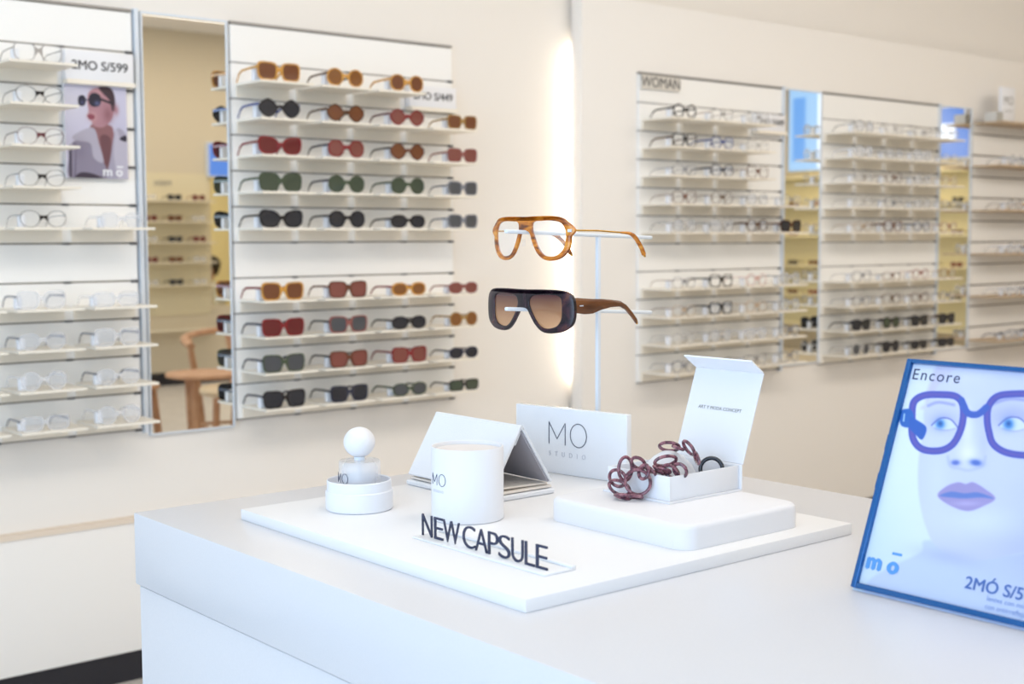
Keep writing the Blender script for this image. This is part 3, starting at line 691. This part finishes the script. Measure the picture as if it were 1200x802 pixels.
def paint_coat(U, Vv):
    X = 330+U/.172*318; Y = 40+Vv/.248*462        # poster measured on a 318 x 462 grid
    p = Paint(X, Y, 'CBC9E0'); p.put(p.blob(360, 120, 120, 90), 'D9DAEC', .7); p.put(p.blob(600, 330, 70, 120), 'B9B6CE', .6)
    p.put(p.poly([(470, 230), (560, 235), (580, 290), (610, 500), (500, 500), (455, 300)], 8), '8C6268')
    p.put(p.poly([(505, 300), (560, 300), (560, 420), (540, 480)], 6), '6E4A52')
    p.put(p.poly([(352, 505), (345, 400), (365, 330), (400, 310), (455, 300), (500, 380), (540, 505)], 5), '8E889E')
    p.put(p.poly([(365, 310), (380, 285), (470, 250), (500, 330), (520, 420), (470, 400), (455, 330), (400, 320)], 5), 'B3AFC2')
    p.put(p.poly([(540, 505), (556, 400), (590, 250), (650, 300), (655, 505)], 5), 'A6A1B6')
    p.put(p.poly([(590, 250), (612, 300), (648, 310), (650, 505), (600, 505), (575, 380)], 6), 'BBB7C9')
    p.put(p.poly([(606, 300), (640, 280), (642, 312)], 2), '2E2A3C')
    p.put(p.poly([(445, 120), (455, 75), (500, 50), (550, 55), (582, 100), (580, 170), (560, 215), (520, 246), (475, 240), (462, 215), (440, 195), (450, 170)], 4), 'B08490')
    p.put(p.blob(470, 195, 22, 25), 'C99CA0', .8); p.put(p.blob(550, 180, 25, 40), '8A5C68', .8); p.put(p.blob(500, 70, 30, 20), 'C0949C', .8)
    p.put(p.poly([(505, 48), (560, 45), (585, 80), (588, 150), (572, 160), (560, 110), (530, 80)], 5), '3E2E3A')
    p.put(p.poly([(445, 190), (462, 183), (480, 190), (476, 206), (452, 210)], 3), '8E4A5C')
    p.put(p.blob(592, 155, 14, 26), 'A87480', .9)
    p.put(p.poly([(398, 120), (404, 98), (425, 92), (438, 108), (434, 135), (418, 146), (402, 140)], 3), '2A2A40')
    p.put(p.poly([(452, 110), (462, 85), (488, 76), (512, 90), (515, 120), (500, 142), (472, 145), (455, 132)], 3), '242438')
    p.put(p.line([(436, 115), (453, 112)], 6, 3), '2A2A40'); p.put(p.line([(512, 105), (575, 125)], 12, 3), '2E2634')
    p.put(p.blob(495, 128, 14, 12), '6C78A8', .8); p.put(p.blob(420, 128, 9, 10), '5A6496', .7)
    p.put(p.line([(365, 330), (380, 350), (372, 500)], 6, 6), '5E5870', .8); p.put(p.blob(400, 370, 30, 45), '7E7890', .6)
    p.put(p.poly([(345, 505), (345, 360), (358, 350), (356, 505)], 3), '4A4458'); p.put(p.poly([(380, 505), (400, 475), (460, 478), (520, 505)], 4), '3E3648')
    return p.I

# fashion poster on the left rack
PO = empty('poster', (1.3615, -.026, 1.405), 0, 'portrait poster of a person in sunglasses and grey coat on the left rack', 'poster')
box('poster_board', 0, .173, -.004, .0095, 0, .249, signp_m, PO)
print_mesh('poster_print', .172, .248, 160, 230, paint_coat, PO, Matrix.Translation((.0005, -.0045, .2485)), .35)
text('logo', 'm', .036, signp_m, PO, (.100, -.0049, .008), FY, .0001, bold=.0009, align='LEFT')
text('logo', 'o', .036, signp_m, PO, (.137, -.0049, .008), FY, .0001, bold=.0009, align='LEFT')
box('logo_bar', .1405, .158, -.0051, -.0048, .031, .035, signp_m, PO)

# ------------------------------------------------------------------ counter
T = .89
CT = empty('counter', (.702, -1.901, 0), 0, 'white display counter in the foreground with pale blue side', 'counter')
CX, CY = .79, -1.55
box('countertop', 0, CX, CY, 0, .797, T, counter_m, CT, bev=.0015)
box('cabinet_body', .004, CX-.004, CY+.004, -.004, .09, .7945, counter_m, CT, bev=.001)
box('plinth', .05, CX-.05, CY+.05, -.05, 0, .0898, black_m, CT)
box('shadow_gap', .008, CX-.008, CY+.008, -.008, .7946, .7969, greyin_m, CT)

P0 = T+.0135
bd = box('display_board', .786, 1.292, -2.579, -2.03, T, P0, padw_m, bev=.0012)
tag(bd, 'large flat white display board lying on the counter', 'board')

# plaster plinth with rounded vertical corners
def rounded_slab(name, x0, x1, y0, y1, z0, z1, r, ed, m, parent=None):
    pts = []
    for cx, cy, a in ((x1-r, y1-r, 0), (x0+r, y1-r, 90), (x0+r, y0+r, 180), (x1-r, y0+r, 270)):
        for k in range(7): t = math.radians(a+15*k); pts.append((cx+r*math.cos(t), cy+r*math.sin(t)))
    bm = bmesh.new(); ccx, ccy = (x0+x1)/2, (y0+y1)/2; rings = []
    for off, z in [(0, z0)]+[(ed*(1-math.cos(a)), z1-ed+ed*math.sin(a)) for a in (0, .4, .8, 1.2, PI/2)]:
        fx, fy = 1-off/((x1-x0)/2), 1-off/((y1-y0)/2)
        rings.append([bm.verts.new((ccx+(x-ccx)*fx, ccy+(y-ccy)*fy, z)) for x, y in pts])
    for a, b in zip(rings, rings[1:]):
        for i in range(len(pts)): j = (i+1) % len(pts); bm.faces.new((a[i], a[j], b[j], b[i]))
    bm.faces.new(rings[0]); bm.faces.new(rings[-1])
    return link(name, bm, m, parent, smooth=True)
pl = rounded_slab('plaster_block', 1.035, 1.237, -2.551, -2.325, P0+.0002, .9315, .022, .006, plast_m)
tag(pl, 'low white plaster block with rounded corners carrying the open box', 'display block')

# open gift box
BZ = .9317
BX = empty('gift_box', (1.112, -2.455, BZ), 0, 'open white hinged box with raised lid on the plaster block', 'box')
bx, by, bh = .122, .103, .031
box('base_board', -.004, bx+.001, -.004, by+.004, 0, .0022, card_m, BX)
box('box_side', 0, .0025, 0, by, .0023, bh, card_m, BX, bev=.0004)
box('box_side', .0026, bx-.0026, 0, .0025, .0023, bh, card_m, BX, bev=.0004)
box('box_side', .0026, bx-.0026, by-.0025, by, .0023, bh, card_m, BX, bev=.0004)
box('box_side', bx-.0025, bx, 0, by, .0023, bh, card_m, BX, bev=.0004)
box('box_floor', .0026, bx-.0026, .0026, by-.0026, .0023, .004, greyin_m, BX)
def slab(name, a, b, y0, y1, th, m, parent):
    """plate whose section runs a->b in XZ, between y0 and y1"""
    a, b = Vector(a), Vector(b); d = (b-a).normalized(); n = Vector((-d.y, d.x))*th/2
    bm = bmesh.new(); q = [a-n, b-n, b+n, a+n]
    A = [bm.verts.new((p.x, y0, p.y)) for p in q]; B = [bm.verts.new((p.x, y1, p.y)) for p in q]
    bm.faces.new(A); bm.faces.new(B)
    for i in range(4): bm.faces.new((A[i], A[(i+1) % 4], B[(i+1) % 4], B[i]))
    bmesh.ops.bevel(bm, geom=list(bm.edges), offset=th*.25, segments=1, affect='EDGES')
    return link(name, bm, m, parent)
slab('spine', (bx+.0013, 0), (bx+.0015, bh+.001), 0-.004, by+.004, .0022, card_m, BX)
LT = (bx+.041, .141)
LD = slab('lid', (bx+.003, bh+.001), LT, -.004, by+.004, .0024, card_m, BX)
slab('lid_flap', (LT[0]-.001, LT[1]+.001), (LT[0]-.024, LT[1]+.017), -.004, by+.004, .0022, mat('card_pale_blue', s2l('F0F3FA'), .5, bump=.05), BX)  # flap card is slightly paler and bluer than the rest of the box
ang = math.atan2(LT[1]-bh, LT[0]-bx-.003)
tx = text('lettering', 'ART Y MODA CONCEPT', .0062, gsign_m, BX, (bx+.003+.55*(LT[0]-bx-.003)-.0017, by*.5, bh+.55*(LT[1]-bh)+.0004), (0, 0, 0), .0001, spacing=1.05)
tx.rotation_euler = Matrix((( 0, math.cos(ang), -math.sin(ang)), (-1, 0, 0), (0, math.sin(ang), math.cos(ang)))).to_euler()
# contents
def lathe_top(name, prof, m, loc, label, cat, seg=32):
    o = lathe(name, prof, m, None, seg, loc); tag(o, label, cat); return o
pch = lathe_top('pouch', [(0, 0), (.022, .0), (.032, .006), (.034, .018), (.028, .03), (.018, .04), (.008, .046), (0, .047)], leather_m, (1.160, -2.408, BZ+.0045), 'white rounded cloth pouch inside the open box', 'pouch')
ring = link('dark_ring', tubebm([(0, .0135*math.cos(a), .0135*math.sin(a)) for a in np.linspace(0, 2*PI, 28, endpoint=False)], .0026, 10, cyc=True), mat('ring_black', s2l('1E2430'), .12, coat=.5, bump=.01), None, (1.209, -2.433, BZ+.0265), smooth=True)
ring.rotation_euler = (0, .25, .6); tag(ring, 'glossy black ring leaning inside the open box', 'ring')

# chain of resin links spilling over the box edge
CH = empty('chain', (1.1, -2.41, .95), 0, 'brown tortoiseshell link chain hanging over the corner of the open box', 'chain')
def chlink(x, y, z, ra, rb, rot, r=.0021):
    o = link('link', tubebm([(ra*math.cos(a), rb*math.sin(a), 0) for a in np.linspace(0, 2*PI, 26, endpoint=False)], r, 9, cyc=True), chain_m, CH, smooth=True)
    o.location = (x-1.1, y+2.41, z-.95); o.rotation_euler = rot
    return o

V90 = PI/2
# (x, y, z, half width, half height, rotation) ; rotation (0, V90, .) = ring standing in the YZ plane
for q in [(1.094, -2.4002, .9676, .0140, .0090, (-.85, V90, .45)), (1.104, -2.4118, .9747, .0105, .0075, (-.3, V90-.75, .2)), (1.0985, -2.4165, .9533, .0150, .0150, (0, V90-.05, .62)),
          (1.101, -2.424, .9663, .0085, .008, (.3, V90+.35, .3)), (1.098, -2.3833, .9535, .0105, .0110, (.2, V90-.2, .5)), (1.094, -2.3903, .9435, .0095, .0150, (.35, V90-.3, .5)),
          (1.092, -2.408, .9362, .0110, .0165, (0, .3, .5)), (1.090, -2.400, .9345, .0075, .0085, (.2, .1, .5)),
          (1.112, -2.4239, .9665, .0075, .0085, (.4, V90-.8, .2)), (1.122, -2.4273, .9664, .0085, .006, (.5, .5, .2)), (1.137, -2.4245, .9752, .006, .0130, (-.7, V90-.3, .2)), (1.126, -2.431, .9655, .005, .0085, (.1, .7, .6)),
          (1.130, -2.4400, .9655, .0095, .0105, (.1, V90-.5, .2)), (1.135, -2.4500, .9675, .0085, .0085, (0, V90-.3, .2)),
          (1.160, -2.4090, .9882, .0085, .0135, (-.25, V90-.85, 0)), (1.160, -2.4405, .9905, .0085, .0115, (.5, V90-.5, .2)), (1.168, -2.4460, .978, .006, .0135, (.75, V90-.2, .1)),
          (1.157, -2.4260, .989, .004, .007, (.2, .3, .2))]:
    chlink(q[0], q[1], q[2], q[3], q[4], q[5])

# perfume bottle on a round tray box
pb = (.901, -2.124)
tr = lathe('round_box', [(0, 0), (.0405, 0), (.042, .0015), (.042, .0235), (.0412, .0245), (.0402, .0246), (.0402, .036), (.0392, .0372), (.0382, .036), (.0382, .0262), (0, .026)], card_m, None, 64, (*pb, P0+.0002))
tag(tr, 'low white round box serving as tray under the perfume bottle', 'box')
PB = empty('perfume_bottle', (pb[0]+.001, pb[1], P0+.0264), 0, 'small glass perfume bottle with white ball cap and MO lettering', 'perfume')
PB.scale = (1.08, 1.08, 1.04)
gb = lathe('bottle_body', [(0, 0), (.0225, 0), (.0243, .0018), (.0243, .0315), (.0233, .0332), (.0085, .0336), (.0065, .0336), (.0065, .0300), (.012, .0292), (.0190, .0272), (.0212, .0240), (.0214, .0100), (.0200, .0072), (0, .0068)], glass_m, PB, 64)
lathe('perfume_liquid', [(0, .0070), (.0198, .0074), (.0211, .0100), (.0211, .0150), (0, .0150)], liquid_m, PB, 48)
lathe('collar', [(.0052, .0336), (.0062, .0337), (.0062, .0375), (0, .0375)], metalw_m, PB, 32)
lathe('dip_tube', [(0, .009), (.001, .009), (.001, .0336), (0, .0336)], metalw_m, PB, 10)
lathe('ball_cap', [(0, .0376), (.006, .0378)]+[(.0182*math.sin(a), .0550-.0182*math.cos(a)) for a in np.linspace(.38, PI, 20)], plast_m, PB, 48)

def stroke_MO(parent, place, hgt, wd, m, r):
    """thin-stroke M and O laid on a surface by place(u, v) -> point"""
    def st(name, pts, cyc=False): link(name, tubebm([place(*p) for p in pts], r, 6, cyc=cyc), m, parent, smooth=True)
    a = wd*.43
    def seg(p, q, n=6): return [(p[0]+(q[0]-p[0])*i/n, p[1]+(q[1]-p[1])*i/n) for i in range(n+1)]
    st('letter_m', seg((0, 0), (0, hgt))+seg((0, hgt), (a/2, hgt*.25))[1:]+seg((a/2, hgt*.25), (a, hgt))[1:]+seg((a, hgt), (a, 0))[1:])
    st('letter_o', [(wd*.775+wd*.21*math.cos(t), hgt/2+hgt*.53*math.sin(t)) for t in np.linspace(0, 2*PI, 28, endpoint=False)], True)
def cyl(rad, a0, z0, c=(0, 0)):
    """wrap u (metres, left to right seen from outside) round a vertical cylinder, starting at azimuth a0"""
    return lambda u, v: (c[0]+rad*math.cos(a0+u/rad), c[1]+rad*math.sin(a0+u/rad), z0+v)
az = math.atan2(-3.5-pb[1], 0-pb[0])          # azimuth of the viewer side of the room
stroke_MO(PB, cyl(.0246, az-1.45, .008), .0115, .0215, ink_m, .00035)

# canister candle
CN = empty('canister', (.969, -2.257, P0+.0002), 0, 'tall white round canister with thin MO lettering and sunken lid', 'canister')
lathe('canister_body', [(0, 0), (.0425, 0), (.0437, .001), (.0437, .0872), (.0431, .088), (.0417, .088), (.0411, .0872), (.0411, .0820), (0, .0820)], card_m, CN, 72)
lathe('lid', [(0, .0821), (.0400, .0821), (.0403, .0828), (.0399, .0834), (0, .0834)], mat('lid_soft_white', s2l('E3DFDF'), .5, bump=.05), CN, 64)
az = math.atan2(-3.5+2.257, -.969)
stroke_MO(CN, cyl(.0440, az-1.22, .0445), .0135, .0262, ink_m, .00035)
cv = text('small_lettering', 'STUDIO', .0042, inkl_m, CN, (0, 0, 0), (0, 0, 0), .0001, align='LEFT', spacing=1.5)
pf_ = cyl(.0440, az-1.16, .036)
for v in cv.data.vertices: v.co = Vector(pf_(v.co.x, v.co.y))

# NEW CAPSULE lettering on a clear foot
LS = empty('letter_sign', (.866, -2.411, P0+.0002), 0, 'dark navy standing letters reading NEW CAPSULE on a clear foot', 'sign')
box('foot', -.012, .030, -.118, .108, 0, .0022, acrf_m, LS, bev=.0006)
box('foot_edge', .024, .030, -.118, .108, .0023, .005, acrf_m, LS, bev=.0004)
WLET = [('N', 0), ('E', 1), ('W', 2), ('C', 4), ('A', 5), ('P', 6), ('S', 7), ('U', 8), ('L', 9), ('E', 10)]
XS = {0: (-.0069, .0120), 1: (.0160, .0320), 2: (.0325, .0620), 4: (.0678, .0890), 5: (.0895, .1104), 6: (.1118, .1285), 7: (.1292, .1482), 8: (.1505, .1692), 9: (.1720, .1870), 10: (.1893, .2067)}
def letter(ch, x0, x1, h):
    cu = bpy.data.curves.new('tmp', 'FONT'); cu.body = ch; cu.size = 1; cu.extrude = .03; cu.offset = -.012; cu.resolution_u = 5
    me = curve_mesh(cu); a = np.array([v.co[:] for v in me.vertices]); mn, mx = a.min(0), a.max(0)
    for v in me.vertices:
        v.co = (x0+(v.co.x-mn[0])/(mx[0]-mn[0])*(x1-x0), (v.co.y-mn[1])/(mx[1]-mn[1])*h, (v.co.z)/.03*.0009)
    return me
for ch, k in WLET:
    a, b = XS[k]
    o = link('letter', letter(ch, a, b, .0245), ink_m, LS); o.location = (0, .0985, .0023); o.rotation_euler = FX

# MO studio block
MB_ = empty('brand_block', (1.252, -2.128, P0+.0002), math.radians(9), 'upright white acrylic block with thin MO lettering and pale STUDIO', 'sign')
box('block', 0, .012, -.101, .099, 0, .095, acr_m, MB_, bev=.0012)
stroke_MO(MB_, lambda u, v: (-.0004, .036-u, .0425+v), .0315, .0690, ink_m, .0006)
text('small_lettering', 'STUDIO', .0098, inkl_m, MB_, (-.0006, .0365, .0255), FX, .0001, align='LEFT', spacing=2.55, sx=.92)

# folded triangular spectacle case
CS = empty('spectacle_case', (1.09, -2.115, P0+.0002), 0, 'open folded triangular white spectacle case lying behind the canister', 'case')
ya, yb = -.098, .084
slab('tray', (-.052, .0035), (.060, .0035), ya, yb, .007, leather_m, CS)
slab('tray_lining', (-.046, .0095), (.058, .0095), ya+.004, yb-.004, .003, cardin_m, CS)
slab('inner_board', (-.040, .0150), (.056, .0128), ya+.010, yb-.006, .0028, cardin_m, CS)
slab('left_panel', (-.047, .0135), (.001, .0925), ya, yb, .0045, leather_m, CS)
slab('inner_flap', (-.006, .0700), (.0045, .0885), ya+.003, yb-.003, .0018, leather_m, CS)
slab('right_panel', (.0045, .0925), (.0540, .0165), ya, yb, .004, leather_m, CS)
slab('right_lining', (.0025, .0885), (.0500, .0165), ya+.002, yb-.002, .002, greyin_m, CS)
link('ridge', tubebm([(.0028, ya, .0925), (.0028, yb, .0925)], .0033, 14), leather_m, CS, smooth=True)

# spectacle stand
ST = empty('spectacle_stand', (1.2975, -2.14, P0+.0002), 0, 'slim white two-armed metal stand holding two pairs of glasses', 'stand')
box('base', -.020, .036, -.03, .03, 0, .003, metalw_m, ST, bev=.0008)
box('pole', -.003, .003, -.003, .003, .0031, .3400, metalw_m, ST, bev=.0008)
def arm_z(x, z0, slope): return z0+slope*(x-1.2975)
for nm, zc, sl in (('arm', 1.2447, -.033), ('arm', 1.1380, -.055)):
    hl = .139; o = box(nm, -hl, hl, -.0036, .0036, -.0026, .0026, metalw_m, ST, bev=.0018, seg=3)
    o.location = (1.266-1.2975, 0, zc-P0-.0002+ .0315*-sl*0); o.rotation_euler = (0, -math.atan(sl), 0)

# hero glasses
def mir(half): return half+[(-x, z) for x, z in reversed(half) if abs(x) > 1e-6]
def hero(name, outer_half, hole_, n, frame_m_, lens_m_, lab, cat, temples, loc, thick=.0038, bev=.0007, curve=2.4, hs=(1.13, 1.13, 1.08)):
    e = empty(name, loc, -PI/2+.05, lab, cat); e.scale = hs
    sc = lambda L: [(x*MM, z*MM) for x, z in L]
    oh = catmull(mir(outer_half), 6)
    hr_ = catmull([(34+x, z) for x, z in hole_], 6); hl_ = [(-x, z) for x, z in hr_]
    me = flat_shape([sc(oh), sc(hr_), sc(hl_)], thick, bev, curve, 2)
    me.polygons.foreach_set('use_smooth', [True]*len(me.polygons)); me.set_sharp_from_angle(angle=math.radians(40))
    link('frame_front', me, frame_m_, e)
    for L in (hl_, hr_):
        cx = sum(p[0] for p in L)/len(L); cz = sum(p[1] for p in L)/len(L)
        G = [(cx+(x-cx)*1.012, cz+(z-cz)*1.012) for x, z in L]
        link('lens', flat_shape([sc(G)], .0018, 0, curve), lens_m_, e)
    temples(e, curve)
    return e
def prof_temple(e, s, x0, prof, th, m, name='temple'):
    """prof: (y, zc, half height, inward)"""
    bm = bmesh.new(); prev = None
    for y, z, h, inn in prof:
        ring = [bm.verts.new(((s*(x0-inn)+dx*th/2)*1., y, z+dz*h)) for dx, dz in ((-1, -.7), (-.5, -1), (.5, -1), (1, -.7), (1, .7), (.5, 1), (-.5, 1), (-1, .7))]
        if prev:
            for k in range(8): bm.faces.new((prev[k], prev[(k+1) % 8], ring[(k+1) % 8], ring[k]))
        else: bm.faces.new(ring)
        prev = ring
    bm.faces.new(prev)
    return link(name, bm, m, e, smooth=True)
def temples1(e, c):
    for s in (-1, 1):
        if s > 0: link('hinge_pin', boxbm(s*.0655-.003, s*.0655+.003, c*.0043-.0032, c*.0043-.0012, .0072, .0108, .0006), post_m, e)
        t = link('temple', tubebm([(s*.0695, c*.0048, .0095), (s*.0712, c*.0048+.005, .0092), (s*.0700, .050, .0090), (s*.068, .098, .0065)], [.0012, .0011, .0011, .0011], 10), gold_m, e, smooth=True)
        t['label'] = 'gold metal temple'
        pts = catmull([(s*.0682, .092, .0068), (s*.0670, .110, .0055), (s*.0655, .122, .000), (s*.064, .134, -.012), (s*.0635, .140, -.0215)], 5, cyc=False)
        tt = link('temple_tip', tubebm(pts, [.0012+.0016*min(1, i/8) for i in range(len(pts))], 10, flat=1.), amber_m, t, smooth=True); tt['label'] = 'amber acetate tip'
        g = link('tip_bead', tubebm([(s*.0634, .1395, -.0205), (s*.0632, .1425, -.0245)], [.0024, .0012], 10), gold_m, t, smooth=True)
        link('nose_pad', boxbm(s*.0085-.0012, s*.0085+.0012, .002, .007, -.010, -.001, .001), lens_hero, e)
H1O = [(0, 26), (18, 26.5), (40, 26.5), (54, 24.5), (62, 19), (68, 13.5), (70.5, 9), (68, 5), (65.5, 2), (65, -6), (62, -15), (54, -23.5), (42, -27), (30, -25.5), (20, -18), (12.5, -5), (9, 5), (5, 9), (0, 9.6)]
H1H = [(-21, 20.5), (-8, 22), (8, 22), (20, 19), (26, 10), (26.5, -2), (23, -14), (15, -21.5), (5, -23.4), (-6, -21), (-14, -12), (-20.5, 2), (-23.5, 12)]
hero('eyeglasses', H1O, H1H, 6, amber_m, lens_hero, 'amber striped aviator eyeglasses with gold temples on the upper stand arm', 'glasses', temples1, (1.163, -2.14, 1.2400))
H2O = [(0, 26), (30, 26.5), (55, 26), (66, 23.5), (72, 17), (74, 6), (73.5, -10), (69, -20), (58, -27), (42, -29.5), (30, -27.5), (20, -19), (12, -7), (7, 1), (0, 3.4)]
H2H = [(-24, 15), (-17, 20.5), (0, 22), (16, 21.5), (24.5, 16), (25.5, 2), (24.5, -12), (18, -21.5), (6, -25.3), (-4, -24), (-13, -16), (-21, -3), (-25, 7)]
lens2 = gradlens('gradient_brown_lens', -.026, .022, 'D29A68', '4A2430', (.6, .93))
def temples2(e, c):
    for s in (-1, 1):
        prof_temple(e, s, .0715, [(c*.0050-.001, .0075, .0100, 0), (c*.005+.008, .0070, .0102, 0), (.030, .0055, .0105, .0005), (.045, .0050, .0098, .001), (.060, .0068, .0075, .0015), (.080, .0075, .0052, .003), (.098, .0062, .0038, .004), (.110, .001, .0037, .005), (.122, -.009, .0037, .006), (.132, -.0190, .0035, .007)], .0042, brownt_m)
        g = link('temple_tip', tubebm([(s*.0645, .1318, -.0190), (s*.0643, .1345, -.0235)], [.0024, .0012], 10), gold_m, e, smooth=True); g['label'] = 'gold tip'
        g = link('rivet', boxbm(s*.0737-.0004 if s > 0 else s*.0737-.0004, s*.0737+.0004, c*.005+.010, c*.005+.016, .006, .0072, 0), post_m, e); g['label'] = 'silver bar rivet'
hero('sunglasses', H2O, H2H, 6, darkt_m, lens2, 'dark tortoise flat-top sunglasses with brown gradient lenses on the lower stand arm', 'sunglasses', temples2, (1.160, -2.14, 1.1440), thick=.005, bev=.0012, curve=2.0, hs=(1.13, 1.09, 1.0))

# blue framed picture leaning back on the counter
TLp = Vector((1.175, -2.726, 1.116)); BLp = Vector((1.084, -2.726, T+.0036))
upv = (TLp-BLp).normalized(); rgt = Vector((0, -1, 0)); nrm = rgt.cross(upv)   # points to the room side
nrm = upv.cross(rgt) if nrm.x > 0 else nrm
HT = (TLp-BLp).length; WD = .27
Mf = Matrix((rgt, -nrm, upv)).transposed().to_4x4(); Mf.translation = BLp
PF = empty('picture_frame', tuple(BLp), 0, 'blue metal framed portrait print leaning back at the right end of the counter', 'picture')
PF.matrix_world = Mf
fwid = .0058
box('frame_bar', 0, fwid, 0, .009, 0, HT, blue_m, PF, bev=.001); box('frame_bar', WD-fwid, WD, 0, .009, 0, HT, blue_m, PF, bev=.001)
box('frame_bar', fwid, WD-fwid, 0, .009, 0, fwid, blue_m, PF, bev=.001); box('frame_bar', fwid, WD-fwid, 0, .009, HT-fwid*.8, HT, blue_m, PF, bev=.001)
box('back_board', fwid-.001, WD-fwid+.001, .006, .0088, fwid-.001, HT-.003, greyin_m, PF)
for zz in (.115, .155): box('clip', -.0022, -.0002, .003, .010, zz-.012, zz+.004, blue_m, PF)
def easel():
    a, b = Vector((0, .0135, .165)), Vector((0, .0135+.151*math.sin(.70), .165-.151*math.cos(.70))); n = Vector((0, math.cos(.70), math.sin(.70)))*.001
    bm = bmesh.new(); A = [bm.verts.new((WD/2-.02+0, *(p+n)[1:])) for p in (a, b)]+[bm.verts.new((WD/2-.02, *(p-n)[1:])) for p in (b, a)]
    B = [bm.verts.new((WD/2+.02, v.co.y, v.co.z)) for v in A]; bm.faces.new(A); bm.faces.new(B)
    for k in range(4): bm.faces.new((A[k], A[(k+1) % 4], B[(k+1) % 4], B[k]))
    return bm
link('easel_leg', easel(), blue_m, PF)
fp = print_mesh('portrait_print', WD, .2437, 300, 270, paint_face, PF, Matrix.Translation((0, .0050, HT)), .3, (.86, .88, .88))
# writing printed on the portrait
pm_ = mat('print_ink_blue', s2l('4A6CB0'), .4, bump=.01); pd = mat('print_ink_dark', s2l('3C4468'), .4, bump=.01); ps = mat('print_ink_soft', s2l('7C98D0'), .4, bump=.01); pk = mat('print_ink_logo', s2l('5B9BDF'), .4, bump=.01)
def ptxt(s, size, m, u, v, **k): return text('lettering', s, size, m, PF, (u, .0046, HT-v), FY, .00005, align='LEFT', **k)
ptxt('Encore', .0165, pd, .0075, .0205, spacing=1.18)
ptxt('2M\u00d3 S/599', .0162, pm_, .1165, .2165, bold=.0003)
ptxt('lentes con mica', .0066, ps, .141, .2235); ptxt('con antirreflejante', .0066, ps, .141, .2308)
ptxt('m', .023, pk, .0085, .2180, bold=.0014); ptxt('o', .023, pk, .0325, .2180, bold=.0014)
box('logo_bar', .0345, .0455, .0045, .0047, HT-.2000, HT-.1975, pk, PF)
